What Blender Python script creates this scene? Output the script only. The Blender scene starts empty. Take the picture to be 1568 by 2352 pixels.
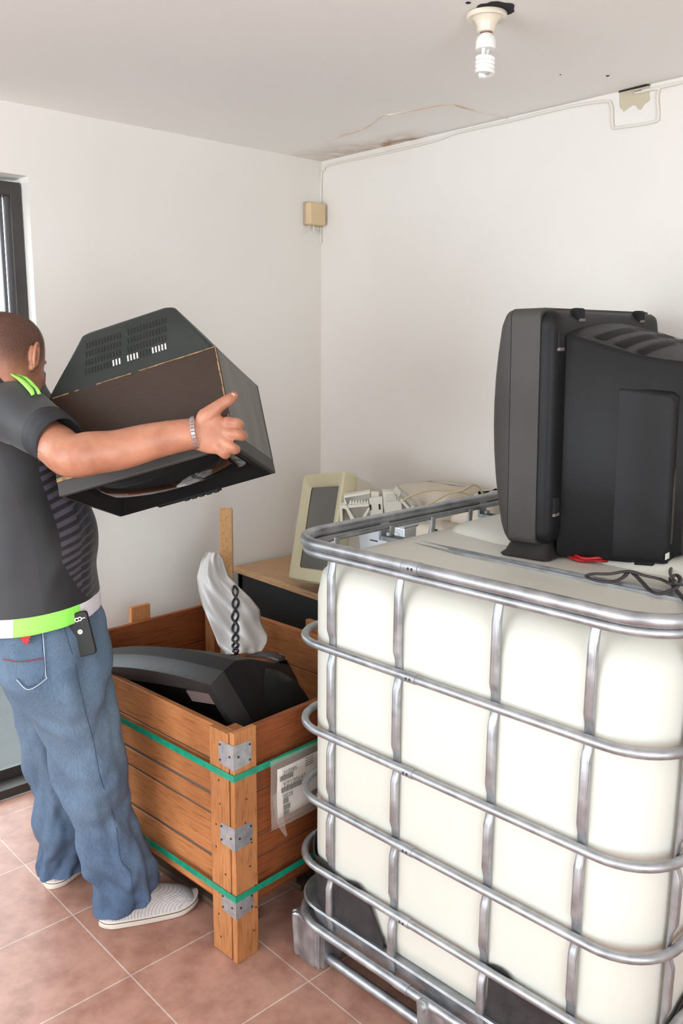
import bpy, bmesh, math, random
from mathutils import Vector, Matrix, noise
random.seed(7)
S = bpy.context.scene
COL = S.collection
PI = math.pi
# ------------------------------------------------------------------ camera
FPX, PITCH, ROLL, YAW = 1981.2, 0.1894, 0.0079, 0.8423
CAM = Vector((-2.4748, -2.9164, 1.6054))
Fv = Vector((math.cos(YAW)*math.cos(PITCH), math.sin(YAW)*math.cos(PITCH), -math.sin(PITCH)))
_r = Vector((math.sin(YAW), -math.cos(YAW), 0)); _u = _r.cross(Fv)
Rv = _r*math.cos(ROLL) + _u*math.sin(ROLL); Uv = -_r*math.sin(ROLL) + _u*math.cos(ROLL)
cd = bpy.data.cameras.new('camera'); cam = bpy.data.objects.new('camera', cd); COL.objects.link(cam)
cd.sensor_fit = 'VERTICAL'; cd.sensor_height = 36.0; cd.sensor_width = 24.0; cd.lens = FPX/2352*36.0
cd.clip_start = 0.02; cd.clip_end = 100
cam.matrix_world = Matrix(((Rv.x, Uv.x, -Fv.x, CAM.x), (Rv.y, Uv.y, -Fv.y, CAM.y), (Rv.z, Uv.z, -Fv.z, CAM.z), (0, 0, 0, 1)))
S.camera = cam
def P(x, y, d):      # a measured sight line and its distance -> a point of the room
    return CAM + Fv*d + Rv*((x-784)/FPX*d) - Uv*((y-1176)/FPX*d)
Rh = Vector((Rv.x, Rv.y, 0)).normalized(); Fh = Vector((Fv.x, Fv.y, 0)).normalized()
# ------------------------------------------------------------------ light
S.view_settings.view_transform = 'Standard'; S.view_settings.look = 'None'
S.view_settings.exposure = 0.0; S.view_settings.gamma = 1.0; S.view_settings.use_curve_mapping = False
try:
    S.cycles.max_bounces = 8; S.cycles.diffuse_bounces = 5; S.cycles.glossy_bounces = 4
    S.cycles.transmission_bounces = 6; S.cycles.caustics_reflective = False; S.cycles.caustics_refractive = False
except Exception: pass
w = bpy.data.worlds.new('World'); S.world = w; w.use_nodes = True
bg = w.node_tree.nodes['Background']; bg.inputs[0].default_value = (0.86, 0.94, 1.0, 1); bg.inputs[1].default_value = 7.6
def area(name, loc, target, sx, sy, power, col=(1, 1, 1)):
    l = bpy.data.lights.new(name, 'AREA'); l.shape = 'RECTANGLE'; l.size = sx; l.size_y = sy; l.energy = power; l.color = col
    o = bpy.data.objects.new(name, l); COL.objects.link(o); o.location = loc
    o.rotation_euler = (Vector(target)-Vector(loc)).to_track_quat('-Z', 'Y').to_euler(); return o
# daylight entering by the glass door (left wall) and by added openings behind the photographer
# (portals only guide the sky light through the openings, they give no light of their own)
for nm, loc, tgt, sx, sy in (('portal_glass_door', (-2.35, 0.16, 1.08), (-2.35, -2, 1.08), 2.14, 2.14), ('portal_side_opening', (-4.41, -1.5, 1.3), (-1, -1.5, 1.3), 2.2, 2.0), ('portal_rear_opening', (-2.7, -4.41, 1.375), (-2.7, -1, 1.375), 1.8, 1.85)):
    area(nm, loc, tgt, sx, sy, 1).data.cycles.is_portal = True
fl = bpy.data.lights.new('camera_flash', 'POINT'); fl.energy = 6.0; fl.shadow_soft_size = 0.02; fl.color = (1.0, 0.985, 0.96)
fo = bpy.data.objects.new('camera_flash', fl); COL.objects.link(fo); fo.location = CAM - Rv*0.10 + Uv*0.02 + Fv*0.02

# ------------------------------------------------------------------ materials
MATS = {}
def lin(c):
    return tuple(((x/255)/12.92 if x/255 <= .04045 else ((x/255+.055)/1.055)**2.4) for x in c)+(1,)
def newmat(name):
    m = bpy.data.materials.new(name); m.use_nodes = True
    nt = m.node_tree; return m, nt, nt.nodes['Principled BSDF']
def N(nt, t, **k):
    n = nt.nodes.new(t)
    for a, b in k.items():
        if a.startswith('i_'): n.inputs[int(a[2:]) if a[2:].isdigit() else a[2:]].default_value = b
        else: setattr(n, a, b)
    return n
def ramp(nt, stops, interp='LINEAR'):
    r = nt.nodes.new('ShaderNodeValToRGB'); e = r.color_ramp.elements; r.color_ramp.interpolation = interp
    while len(e) > 1: e.remove(e[0])
    e[0].position = stops[0][0]; e[0].color = stops[0][1]
    for p, c in stops[1:]:
        x = e.new(p); x.color = c
    return r
def mat(name, c, rough=.5, metal=0., c2=None, scale=6., detail=4, bump=0., bscale=60., coat=0., stretch=(1, 1, 1), spec=.5, trans=0., sss=0.):
    """base colour mottled by noise towards c2, optional fine bump"""
    if name in MATS: return MATS[name]
    m, nt, b = newmat(name); L = nt.links
    b.inputs['Roughness'].default_value = rough; b.inputs['Metallic'].default_value = metal
    b.inputs['Specular IOR Level'].default_value = spec; b.inputs['Coat Weight'].default_value = coat
    b.inputs['Transmission Weight'].default_value = trans
    if sss:
        b.inputs['Subsurface Weight'].default_value = sss; b.inputs['Subsurface Radius'].default_value = (.02, .012, .008); b.inputs['Subsurface Scale'].default_value = 1
    tc = N(nt, 'ShaderNodeTexCoord'); mp = N(nt, 'ShaderNodeMapping'); mp.inputs['Scale'].default_value = stretch
    L.new(tc.outputs['Object'], mp.inputs[0])
    no = N(nt, 'ShaderNodeTexNoise'); no.inputs['Scale'].default_value = scale; no.inputs['Detail'].default_value = detail
    L.new(mp.outputs[0], no.inputs[0])
    r = ramp(nt, [(.32, lin(c)), (.68, lin(c2 or c))]); L.new(no.outputs['Fac'], r.inputs[0]); L.new(r.outputs[0], b.inputs['Base Color'])
    if bump:
        n2 = N(nt, 'ShaderNodeTexNoise'); n2.inputs['Scale'].default_value = bscale; n2.inputs['Detail'].default_value = 3; L.new(mp.outputs[0], n2.inputs[0])
        bp = N(nt, 'ShaderNodeBump'); bp.inputs['Strength'].default_value = bump; bp.inputs['Distance'].default_value = .004
        L.new(n2.outputs['Fac'], bp.inputs['Height']); L.new(bp.outputs[0], b.inputs['Normal'])
    MATS[name] = m; return m
def wood(name, cl, cdk, stretch, rough=.6, dirt=.5):
    m, nt, b = newmat(name); L = nt.links
    tc = N(nt, 'ShaderNodeTexCoord'); mp = N(nt, 'ShaderNodeMapping'); mp.inputs['Scale'].default_value = stretch
    L.new(tc.outputs['Object'], mp.inputs[0])
    n1 = N(nt, 'ShaderNodeTexNoise'); n1.inputs['Scale'].default_value = 11; n1.inputs['Detail'].default_value = 7; n1.inputs['Distortion'].default_value = .35
    L.new(mp.outputs[0], n1.inputs[0])
    n2 = N(nt, 'ShaderNodeTexNoise'); n2.inputs['Scale'].default_value = 3.2; n2.inputs['Detail'].default_value = 3; L.new(tc.outputs['Object'], n2.inputs[0])
    r1 = ramp(nt, [(.22, lin(cdk)), (.45, lin([(a*.72+b_*.28) for a, b_ in zip(cl, cdk)])), (.75, lin(cl))]); L.new(n1.outputs['Fac'], r1.inputs[0])
    mx = N(nt, 'ShaderNodeMixRGB', blend_type='MULTIPLY'); mx.inputs[0].default_value = dirt
    r2 = ramp(nt, [(.3, (.45, .4, .36, 1)), (.6, (1, 1, 1, 1))]); L.new(n2.outputs['Fac'], r2.inputs[0])
    L.new(r1.outputs[0], mx.inputs[1]); L.new(r2.outputs[0], mx.inputs[2]); L.new(mx.outputs[0], b.inputs['Base Color'])
    b.inputs['Roughness'].default_value = rough; b.inputs['Specular IOR Level'].default_value = .22
    bp = N(nt, 'ShaderNodeBump'); bp.inputs['Strength'].default_value = .25; bp.inputs['Distance'].default_value = .002
    L.new(n1.outputs['Fac'], bp.inputs['Height']); L.new(bp.outputs[0], b.inputs['Normal'])
    return m

# ------------------------------------------------------------------ mesh helpers
def link(name, bm, m, parent=None, smooth=True, bevel=0, seg=2, angle=35, world=False):
    if world and parent:
        bpy.context.view_layer.update(); bm.transform(parent.matrix_world.inverted())
    me = bpy.data.meshes.new(name); bm.normal_update(); bm.to_mesh(me); bm.free()
    o = bpy.data.objects.new(name, me); COL.objects.link(o)
    for x in (m if isinstance(m, (list, tuple)) else [m]): me.materials.append(x)
    if bevel:
        bv = o.modifiers.new('bevel', 'BEVEL'); bv.width = bevel; bv.segments = seg; bv.limit_method = 'ANGLE'; bv.angle_limit = math.radians(angle)
    if smooth:
        for p in me.polygons: p.use_smooth = True
        if angle < 170:
            try: me.set_sharp_from_angle(angle=math.radians(angle))
            except Exception: pass
    if parent: o.parent = parent
    return o
def empty(name, loc, rz=0, M=None):
    o = bpy.data.objects.new(name, None); COL.objects.link(o); o.empty_display_size = .05
    if M is not None: o.matrix_world = M
    else: o.location = loc; o.rotation_euler = (0, 0, rz)
    return o
def tag(o, label, cat, group=None, kind=None):
    o['label'] = label; o['category'] = cat
    if group: o['group'] = group
    if kind: o['kind'] = kind
    return o
def struct(o, label=None):
    o['kind'] = 'structure'
    if label: o['label'] = label
    return o
def box(bm, a, b, M=None, mi=0):
    x0, y0, z0 = a; x1, y1, z1 = b
    vs = [Vector(c) for c in ((x0, y0, z0), (x1, y0, z0), (x1, y1, z0), (x0, y1, z0), (x0, y0, z1), (x1, y0, z1), (x1, y1, z1), (x0, y1, z1))]
    if M is not None: vs = [M @ v for v in vs]
    v = [bm.verts.new(c) for c in vs]
    for f in ((3, 2, 1, 0), (4, 5, 6, 7), (0, 1, 5, 4), (1, 2, 6, 5), (2, 3, 7, 6), (3, 0, 4, 7)):
        fc = bm.faces.new([v[i] for i in f]); fc.material_index = mi
    return v
def BX(a, b, M=None):
    bm = bmesh.new(); box(bm, a, b, M); return bm
def loft(bm, rings, cap=True, closed=True, mi=0, uv=None):
    """rings: lists of Vectors of equal length"""
    R_ = [[bm.verts.new(p) for p in r] for r in rings]; n = len(rings[0]); fs = []
    for i in range(len(R_)-1):
        for j in range(n if closed else n-1):
            k = (j+1) % n
            try: f = bm.faces.new((R_[i][j], R_[i][k], R_[i+1][k], R_[i+1][j]))
            except ValueError: continue
            f.material_index = mi; fs.append((f, i, j))
    if uv is not None:
        lay = bm.loops.layers.uv.verify()
        for f, i, j in fs:
            for lp, (a, b) in zip(f.loops, ((i, j), (i, j+1), (i+1, j+1), (i+1, j))):
                lp[lay].uv = uv(a, b)
    if cap and closed:
        for r, rev in ((R_[0], True), (R_[-1], False)):
            c = Vector((0, 0, 0))
            for v in r: c += v.co
            cv = bm.verts.new(c/n)
            for j in range(n):
                k = (j+1) % n
                f = bm.faces.new((r[k], r[j], cv) if rev else (r[j], r[k], cv)); f.material_index = mi
    return R_
def smoothpath(pts, n=8, closed=False):
    pts = [Vector(p) for p in pts]; out = []; m = len(pts)
    for i in range(m if closed else m-1):
        p0 = pts[(i-1) % m] if closed or i > 0 else pts[0]*2-pts[1]
        p1 = pts[i]; p2 = pts[(i+1) % m]; p3 = pts[(i+2) % m] if closed or i+2 < m else p2*2-p1
        for k in range(n):
            t = k/n
            out.append(.5*((2*p1)+(p2-p0)*t+(2*p0-5*p1+4*p2-p3)*t*t+(3*p1-p0-3*p2+p3)*t**3))
    if not closed: out.append(pts[-1])
    return out
def tube(bm, pts, r, seg=10, closed=False, up=None, prof=None, mi=0, cap=True):
    """sweep a circle (or prof, list of 2D points) along pts; r: number or list"""
    pts = [Vector(p) for p in pts]; n = len(pts)
    rr = r if isinstance(r, (list, tuple)) else [r]*n
    rings = []; prev = None
    for i in range(n):
        a = pts[(i-1) % n] if closed or i else pts[0]; b = pts[(i+1) % n] if closed or i < n-1 else pts[-1]
        t = (b-a).normalized()
        if up is not None: x = Vector(up).cross(t)
        elif prev is None: x = t.orthogonal()
        else: x = prev - t*prev.dot(t)
        if x.length < 1e-6: x = t.orthogonal()
        x.normalize(); y = t.cross(x); prev = x
        if prof: rings.append([pts[i]+x*q[0]*rr[i]+y*q[1]*rr[i] for q in prof])
        else: rings.append([pts[i]+(x*math.cos(2*PI*k/seg)+y*math.sin(2*PI*k/seg))*rr[i] for k in range(seg)])
    if closed: rings.append(rings[0])
    if closed:
        R_ = [[bm.verts.new(p) for p in q] for q in rings[:-1]]; m = len(R_[0])
        for i in range(len(R_)):
            A, B = R_[i], R_[(i+1) % len(R_)]
            for j in range(m):
                k = (j+1) % m; f = bm.faces.new((A[j], A[k], B[k], B[j])); f.material_index = mi
    else: loft(bm, rings, cap=cap, mi=mi)
def TB(pts, r, seg=10, **k):
    bm = bmesh.new(); tube(bm, pts, r, seg, **k); return bm
def prism(bm, poly, axis_vec, M=None):
    """poly list of Vectors, extruded by axis_vec"""
    A = [Vector(p) for p in poly]; B = [p+Vector(axis_vec) for p in A]
    if M is not None: A = [M @ p for p in A]; B = [M @ p for p in B]
    a = [bm.verts.new(p) for p in A]; b = [bm.verts.new(p) for p in B]; n = len(a)
    bm.faces.new(list(reversed(a))); bm.faces.new(b)
    for i in range(n): bm.faces.new((a[i], a[(i+1) % n], b[(i+1) % n], b[i]))
    bmesh.ops.recalc_face_normals(bm, faces=bm.faces[:])
def rrect(hx, hy, r, n=6, cx=0, cy=0):
    """rounded rectangle outline ccw, list of (x,y)"""
    o = []
    for sx, sy, a0 in ((1, 1, 0), (-1, 1, 90), (-1, -1, 180), (1, -1, 270)):
        for k in range(n+1):
            a = math.radians(a0+90*k/n); o.append((cx+sx*(hx-r)+r*math.cos(a), cy+sy*(hy-r)+r*math.sin(a)))
    return o
def sphere(bm, c, rx, ry=None, rz=None, M=None, u=20, v=12, mi=0):
    ry = ry or rx; rz = rz or rx; rings = []
    for i in range(1, v):
        th = PI*i/v; rings.append([Vector((rx*math.sin(th)*math.cos(2*PI*k/u), ry*math.sin(th)*math.sin(2*PI*k/u), -rz*math.cos(th))) for k in range(u)])
    T = (M if M is not None else Matrix.Identity(4)); T = Matrix.Translation(Vector(c)) @ T
    loft(bm, [[T @ p for p in r] for r in rings], mi=mi)
def text_mesh(name, s, size, M, m, parent=None, extrude=.0004, align='LEFT'):
    c = bpy.data.curves.new(name, 'FONT'); c.body = s; c.size = size; c.extrude = extrude; c.align_x = align
    t = bpy.data.objects.new(name+'_t', c); COL.objects.link(t)
    bpy.context.view_layer.update()
    dg = bpy.context.evaluated_depsgraph_get(); me = bpy.data.meshes.new_from_object(t.evaluated_get(dg))
    bpy.data.objects.remove(t); me.materials.clear(); me.materials.append(m)
    for v in me.vertices: v.co = M @ v.co
    o = bpy.data.objects.new(name, me); COL.objects.link(o)
    if parent: o.parent = parent
    return o
def frame(o, x, y, z):
    return Matrix(((x[0], y[0], z[0], o[0]), (x[1], y[1], z[1], o[1]), (x[2], y[2], z[2], o[2]), (0, 0, 0, 1)))

# ------------------------------------------------------------------ setting
HC = 2.366
def tile_mat():
    m, nt, b = newmat('terracotta_tiles'); L = nt.links
    tc = N(nt, 'ShaderNodeTexCoord'); mp = N(nt, 'ShaderNodeMapping'); mp.vector_type = 'POINT'
    mp.inputs['Location'].default_value = (1.589, .399, 0); mp.inputs['Rotation'].default_value = (0, 0, -.0224)
    L.new(tc.outputs['Object'], mp.inputs[0])
    br = N(nt, 'ShaderNodeTexBrick'); br.offset = 0; br.inputs['Scale'].default_value = 1
    br.inputs['Brick Width'].default_value = .3275; br.inputs['Row Height'].default_value = .3275; br.inputs['Mortar Size'].default_value = .0022
    br.inputs['Mortar Smooth'].default_value = .2; br.inputs['Bias'].default_value = 0
    br.inputs['Color1'].default_value = lin((190, 148, 132)); br.inputs['Color2'].default_value = lin((180, 136, 119)); br.inputs['Mortar'].default_value = lin((212, 194, 184))
    L.new(mp.outputs[0], br.inputs[0])
    n1 = N(nt, 'ShaderNodeTexNoise'); n1.inputs['Scale'].default_value = 11; n1.inputs['Detail'].default_value = 7; n1.inputs['Roughness'].default_value = .65
    L.new(mp.outputs[0], n1.inputs[0])
    r = ramp(nt, [(.3, (.50, .36, .31, 1)), (.55, (.9, .85, .82, 1)), (.75, (1.12, 1.06, 1.0, 1))]); L.new(n1.outputs['Fac'], r.inputs[0])
    mx = N(nt, 'ShaderNodeMixRGB', blend_type='MULTIPLY'); mx.inputs[0].default_value = .75
    L.new(br.outputs['Color'], mx.inputs[1]); L.new(r.outputs[0], mx.inputs[2]); L.new(mx.outputs[0], b.inputs['Base Color'])
    b.inputs['Roughness'].default_value = .42
    bp = N(nt, 'ShaderNodeBump'); bp.inputs['Strength'].default_value = .4; bp.inputs['Distance'].default_value = .002; bp.invert = True
    L.new(br.outputs['Fac'], bp.inputs['Height']); L.new(bp.outputs[0], b.inputs['Normal'])
    return m
def paint_mat(name, c, c2):
    m, nt, b = newmat(name); L = nt.links
    tc = N(nt, 'ShaderNodeTexCoord'); n1 = N(nt, 'ShaderNodeTexNoise'); n1.inputs['Scale'].default_value = 1.3; n1.inputs['Detail'].default_value = 5
    L.new(tc.outputs['Object'], n1.inputs[0]); r = ramp(nt, [(.3, lin(c)), (.7, lin(c2))]); L.new(n1.outputs['Fac'], r.inputs[0])
    v = N(nt, 'ShaderNodeTexVoronoi'); v.inputs['Scale'].default_value = 5; L.new(tc.outputs['Object'], v.inputs[0])
    r2 = ramp(nt, [(.0, (.45, .42, .4, 1)), (.018, (1, 1, 1, 1))]); L.new(v.outputs['Distance'], r2.inputs[0])
    mx = N(nt, 'ShaderNodeMixRGB', blend_type='MULTIPLY'); mx.inputs[0].default_value = .5
    L.new(r.outputs[0], mx.inputs[1]); L.new(r2.outputs[0], mx.inputs[2]); L.new(mx.outputs[0], b.inputs['Base Color'])
    b.inputs['Roughness'].default_value = .7
    n2 = N(nt, 'ShaderNodeTexNoise'); n2.inputs['Scale'].default_value = 35; n2.inputs['Detail'].default_value = 4; L.new(tc.outputs['Object'], n2.inputs[0])
    bp = N(nt, 'ShaderNodeBump'); bp.inputs['Strength'].default_value = .08; bp.inputs['Distance'].default_value = .003
    L.new(n2.outputs['Fac'], bp.inputs['Height']); L.new(bp.outputs[0], b.inputs['Normal'])
    return m, nt, b
m_wall = paint_mat('wall_paint', (226, 221, 214), (232, 228, 222))[0]
# ceiling paint with the brown water stain along the right wall
m_ceil, nt, b = paint_mat('ceiling_paint', (236, 234, 230), (240, 238, 234)); L = nt.links
tc = N(nt, 'ShaderNodeTexCoord'); sp = N(nt, 'ShaderNodeSeparateXYZ'); L.new(tc.outputs['Object'], sp.inputs[0])
def M2(op, a, b_=None, c=None):
    n = N(nt, 'ShaderNodeMath', operation=op); n.use_clamp = False
    for i, v in enumerate((a, b_, c)):
        if v is None: continue
        if isinstance(v, (int, float)): n.inputs[i].default_value = v
        else: L.new(v, n.inputs[i])
    return n.outputs[0]
def smoothbox(v, a, b_, c, d):  # rises a..b, falls c..d
    mr = N(nt, 'ShaderNodeMapRange', interpolation_type='SMOOTHSTEP'); L.new(v, mr.inputs[0]); mr.inputs[1].default_value = a; mr.inputs[2].default_value = b_
    mr2 = N(nt, 'ShaderNodeMapRange', interpolation_type='SMOOTHSTEP'); L.new(v, mr2.inputs[0]); mr2.inputs[1].default_value = c; mr2.inputs[2].default_value = d
    mr2.inputs[3].default_value = 1; mr2.inputs[4].default_value = 0
    return M2('MULTIPLY', mr.outputs[0], mr2.outputs[0])
ns = N(nt, 'ShaderNodeTexNoise'); ns.inputs['Scale'].default_value = 9; ns.inputs['Detail'].default_value = 5; ns.inputs['Distortion'].default_value = .8; L.new(tc.outputs['Object'], ns.inputs[0])
a1 = M2('MULTIPLY', smoothbox(sp.outputs['X'], -.16, -.01, .05, .2), smoothbox(sp.outputs['Y'], -.72, -.50, -.40, -.25))
a2 = M2('MULTIPLY', smoothbox(sp.outputs['X'], -.24, -.03, .05, .2), smoothbox(sp.outputs['Y'], -.45, -.2, -.02, .1))
am = M2('ADD', a1, M2('MULTIPLY', a2, .55))
nr = ramp(nt, [(.35, (0, 0, 0, 1)), (.62, (1, 1, 1, 1))]); L.new(ns.outputs['Fac'], nr.inputs[0])
fac = M2('MULTIPLY', am, M2('ADD', M2('MULTIPLY', nr.outputs[0], .75), .15))
mx = N(nt, 'ShaderNodeMixRGB'); mx.inputs[2].default_value = lin((160, 112, 62)); L.new(fac, mx.inputs[0])
L.new(b.inputs['Base Color'].links[0].from_socket, mx.inputs[1]); L.new(mx.outputs[0], b.inputs['Base Color'])

XL, YN = -4.4, -4.4
struct(link('floor', BX((XL, YN, -.06), (0, 0, 0)), tile_mat(), smooth=False))
struct(link('ceiling', BX((XL-.1, YN-.1, HC), (.1, .1, HC+.08)), m_ceil, smooth=False))
# left wall (seen on the left of the picture) with the opening of the glass door
DX0, DX1, DZ = -3.42, -1.262, 2.147
bm = bmesh.new(); box(bm, (DX1, 0, 0), (0, .15, HC)); box(bm, (DX0, 0, DZ), (DX1, .15, HC)); box(bm, (XL, 0, 0), (DX0, .15, HC))
struct(link('wall_left', bm, m_wall, smooth=False))
struct(link('wall_right', BX((0, YN, 0), (.12, .15, HC)), m_wall, smooth=False))
# walls behind the photographer, with unseen openings added and sized to let daylight in
bm = bmesh.new()
box(bm, (XL-.1, YN-.12, 0), (-3.6, YN, HC)); box(bm, (-1.8, YN-.12, 0), (.12, YN, HC)); box(bm, (-3.6, YN-.12, 0), (-1.8, YN, .45)); box(bm, (-3.6, YN-.12, 2.3), (-1.8, YN, HC))
struct(link('wall_back', bm, m_wall, smooth=False))
bm = bmesh.new()
box(bm, (XL-.12, YN, 0), (XL, -2.6, HC)); box(bm, (XL-.12, -.4, 0), (XL, .15, HC)); box(bm, (XL-.12, -2.6, 0), (XL, -.4, .3)); box(bm, (XL-.12, -2.6, 2.3), (XL, -.4, HC))
struct(link('wall_far_side', bm, m_wall, smooth=False))
# plaster corner bead and cable ridge
m_trim = mat('trim_paint', (232, 228, 220), .6, c2=(222, 216, 206))
m_dark = mat('hole_dark', (38, 30, 34), .9)
# glass door
m_alu = mat('dark_aluminium', (64, 60, 56), .45, .1, (54, 51, 49), 12)
m_aluin = mat('frame_seal', (112, 112, 116), .3, .7)
m_glass, nt, b = newmat('door_glass'); b.inputs['Base Color'].default_value = (.6, .7, .66, 1); b.inputs['Roughness'].default_value = .02
b.inputs['Transmission Weight'].default_value = 1; b.inputs['IOR'].default_value = 1.45; b.inputs['Alpha'].default_value = .30
bm = bmesh.new()
yf0, yf1 = .055, .125
box(bm, (-1.303, yf0, 0), (-1.267, yf1, 2.132)); box(bm, (DX0+.012, yf0, 0), (DX0+.05, yf1, 2.132))
box(bm, (DX0+.05, yf0, 2.088), (-1.303, yf1, 2.132)); box(bm, (DX0, yf0-.05, 0), (-1.262, yf1, .035))
dr = struct(link('door_1', bm, m_alu, smooth=False, bevel=.002), 'dark aluminium framed sliding glass door at the left edge')
bm = bmesh.new()
for xa, xb, yy in ((-1.336, -1.321, .088), (-2.36, -2.31, .088), (-2.41, -2.36, .112), (DX0+.06, DX0+.09, .112)): box(bm, (xa, yy-.010, .035), (xb, yy+.010, 2.088))
link('sash', bm, m_aluin, dr, smooth=False, bevel=.003)
bm = bmesh.new(); box(bm, (-2.36, .080, .035), (-1.321, .096, .075)); box(bm, (-2.36, .080, 2.062), (-1.321, .096, 2.088)); box(bm, (DX0+.09, .104, .035), (-2.36, .120, .075)); box(bm, (DX0+.09, .104, 2.062), (-2.36, .120, 2.088))
link('sash_rail', bm, m_alu, dr, smooth=False, bevel=.002)
link('seal', BX((-1.3175, .072, .035), (-1.303, .082, 2.088)), m_aluin, dr, smooth=False)
link('pane', BX((-2.32, .086, .07), (-1.33, .090, 2.066)), m_glass, dr, smooth=False)
link('pane', BX((DX0+.08, .110, .07), (-2.38, .114, 2.066)), m_glass, dr, smooth=False)
# outside
struct(link('ground_outside', BX((-9, .15, -.12), (6, 9, -.04)), mat('patio_stone', (30, 30, 30), .5, c2=(22, 22, 24), bump=.3), smooth=False))
struct(link('wall_outside', BX((-9, 3.6, -.04), (6, 3.75, .9)), mat('garden_wall', (50, 60, 56), .8, c2=(40, 50, 48)), smooth=False))
bm = bmesh.new(); rnd = random.Random(3)
for k in range(1500):
    c = Vector((rnd.uniform(-6.0, 1.0), rnd.gauss(3.3, .18), rnd.uniform(.9, 2.3))); a = rnd.uniform(.03, .07)
    d = Vector((rnd.gauss(0, 1), rnd.gauss(0, 1), rnd.gauss(0, .7))).normalized(); e = d.orthogonal().normalized()*a*.45
    bm.faces.new([bm.verts.new(c-d*a), bm.verts.new(c+e), bm.verts.new(c+d*a), bm.verts.new(c-e)])
for k in range(14):
    x = -6+k*.5; tube(bm, [Vector((x, 3.3, -.05)), Vector((x+.05, 3.32, 1.0)), Vector((x-.05, 3.3, 2.0))], .02, 6)
tag(link('hedge', bm, mat('hedge_leaf', (120, 150, 96), .6, c2=(80, 112, 66)), smooth=False), 'pale green leafy hedge outside the glass door', 'hedge')

# small wall things
g = empty('junction_box', (-.055, 0, 2.147)); tag(g, 'small beige junction box on the left wall by the corner', 'junction box')
m_cream = mat('aged_cream_plastic', (222, 198, 160), .45, c2=(212, 186, 146))
link('cover', BX((-.043, -.045, -.044), (.043, -.003, .044)), m_cream, g, bevel=.006)
link('back_plate', BX((-.046, -.014, -.046), (.046, 0, .046)), mat('cream_dark', (176, 160, 136), .5), g, bevel=.002)
wcab = mat('white_cable', (226, 220, 214), .5)
link('cable', TB(smoothpath([(-.02, -.012, -.044), (-.035, -.010, -.062), (-.05, -.008, -.073), (-.062, -.004, -.075)], 6), .003, 8), wcab, g)
link('cable', TB(smoothpath([(.002, -.012, -.044), (.006, -.01, -.066), (.03, -.008, -.069), (.046, -.006, -.062), (.049, -.005, .03), (.0495, -.005, .14)], 6), .003, 8), wcab, g)
cw = [(-.004, 2.034), (-.004, 2.298), (-.024, 2.33), (-.065, 2.343), (-.421, 2.341), (-.645, 2.345), (-.748, 2.354), (-.978, 2.353), (-1.2, 2.355), (-1.333, 2.347), (-1.362, 2.333), (-1.372, 2.27), (-1.391, 2.263), (-1.505, 2.259), (-1.52, 2.274), (-1.518, 2.345), (-1.60, 2.350), (-3.4, 2.35)]
cb = link('wall_cable', TB(smoothpath([Vector((-.005, y, z)) for y, z in cw], 5), .0042, 8), mat('painted_cable', (224, 218, 208), .6), None)
tag(cb, 'white painted cable running along the top of the right wall and down the corner', 'cable')
# bare patch and gap under the ceiling
pp = [(-1.384, 2.3655), (-1.387, 2.335), (-1.39, 2.319), (-1.397, 2.314), (-1.403, 2.306), (-1.412, 2.309), (-1.421, 2.314), (-1.432, 2.319), (-1.443, 2.315), (-1.452, 2.303), (-1.461, 2.302), (-1.470, 2.314), (-1.480, 2.318), (-1.487, 2.324), (-1.484, 2.34), (-1.485, 2.3655)]
bm = bmesh.new(); prism(bm, [Vector((0, y, z)) for y, z in pp], (-.0015, 0, 0))
wp = link('trim_1', bm, mat('bare_plaster', (203, 192, 170), .85, c2=(194, 182, 158)), smooth=False); struct(wp, 'bare beige plaster patch at the top of the right wall')
bm = bmesh.new(); prism(bm, [Vector((-.004, -1.384, HC-.0005)), Vector((-.010, -1.392, HC-.0005)), Vector((-.014, -1.478, HC-.0005)), Vector((-.004, -1.486, HC-.0005))], (0, 0, -.003))
struct(link('trim_2', bm, m_dark, smooth=False), 'dark gap in the ceiling above the bare plaster patch')
# peeling edge on the ceiling
ck = [(-.226, -.283), (-.25, -.451), (-.262, -.554), (-.335, -.711), (-.318, -.739), (-.273, -.936), (-.219, -.952), (0, -.966)]
path = smoothpath([Vector((x, y, HC-.001)) for x, y in ck], 6)
rr = [.0015+.003*abs(math.sin(i*.21))**3 for i in range(len(path))]
struct(link('trim_3', TB(path, rr, 6), mat('crack_brown', (196, 168, 140), .8, c2=(222, 214, 204), scale=8)), 'curled brown edge of the peeling ceiling paint')

# ceiling lamp
lx, ly = -.783, -1.511
g = empty('ceiling_light', (lx, ly, HC)); tag(g, 'white porcelain lamp holder with a spiral bulb on the ceiling', 'lamp')
def lathe(bm, prof, seg=32, c=(0, 0, 0)):
    loft(bm, [[Vector((c[0]+r*math.cos(2*PI*k/seg), c[1]+r*math.sin(2*PI*k/seg), c[2]+z)) for k in range(seg)] for r, z in prof])
bm = bmesh.new(); lathe(bm, [(.044, -.002), (.0465, -.004), (.0470, -.010), (.0445, -.014), (.040, -.0125), (.034, -.012), (.028, -.017), (.0225, -.028), (.0205, -.042), (.0175, -.043)])
link('lamp_holder', bm, mat('porcelain', (236, 230, 212), .25, c2=(222, 212, 192), coat=.3), g)
bm = bmesh.new(); lathe(bm, [(.0145, -.040), (.0145, -.048)]); link('screw_base', bm, mat('brass_dark', (150, 110, 110), .3, .8), g)
bu = bmesh.new(); lathe(bu, [(.014, -.046), (.016, -.049), (.021, -.054), (.0228, -.061), (.0235, -.076), (.022, -.079), (.008, -.078)])
bu = link('bulb', bu, mat('bulb_plastic', (238, 240, 234), .3), g)
sp_ = []
for i in range(0, 150):
    t = i/149; a = t*2*PI*4.1; sp_.append(Vector((.0188*math.cos(a+.6), .0188*math.sin(a+.6), -.094-.038*t)))
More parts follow.
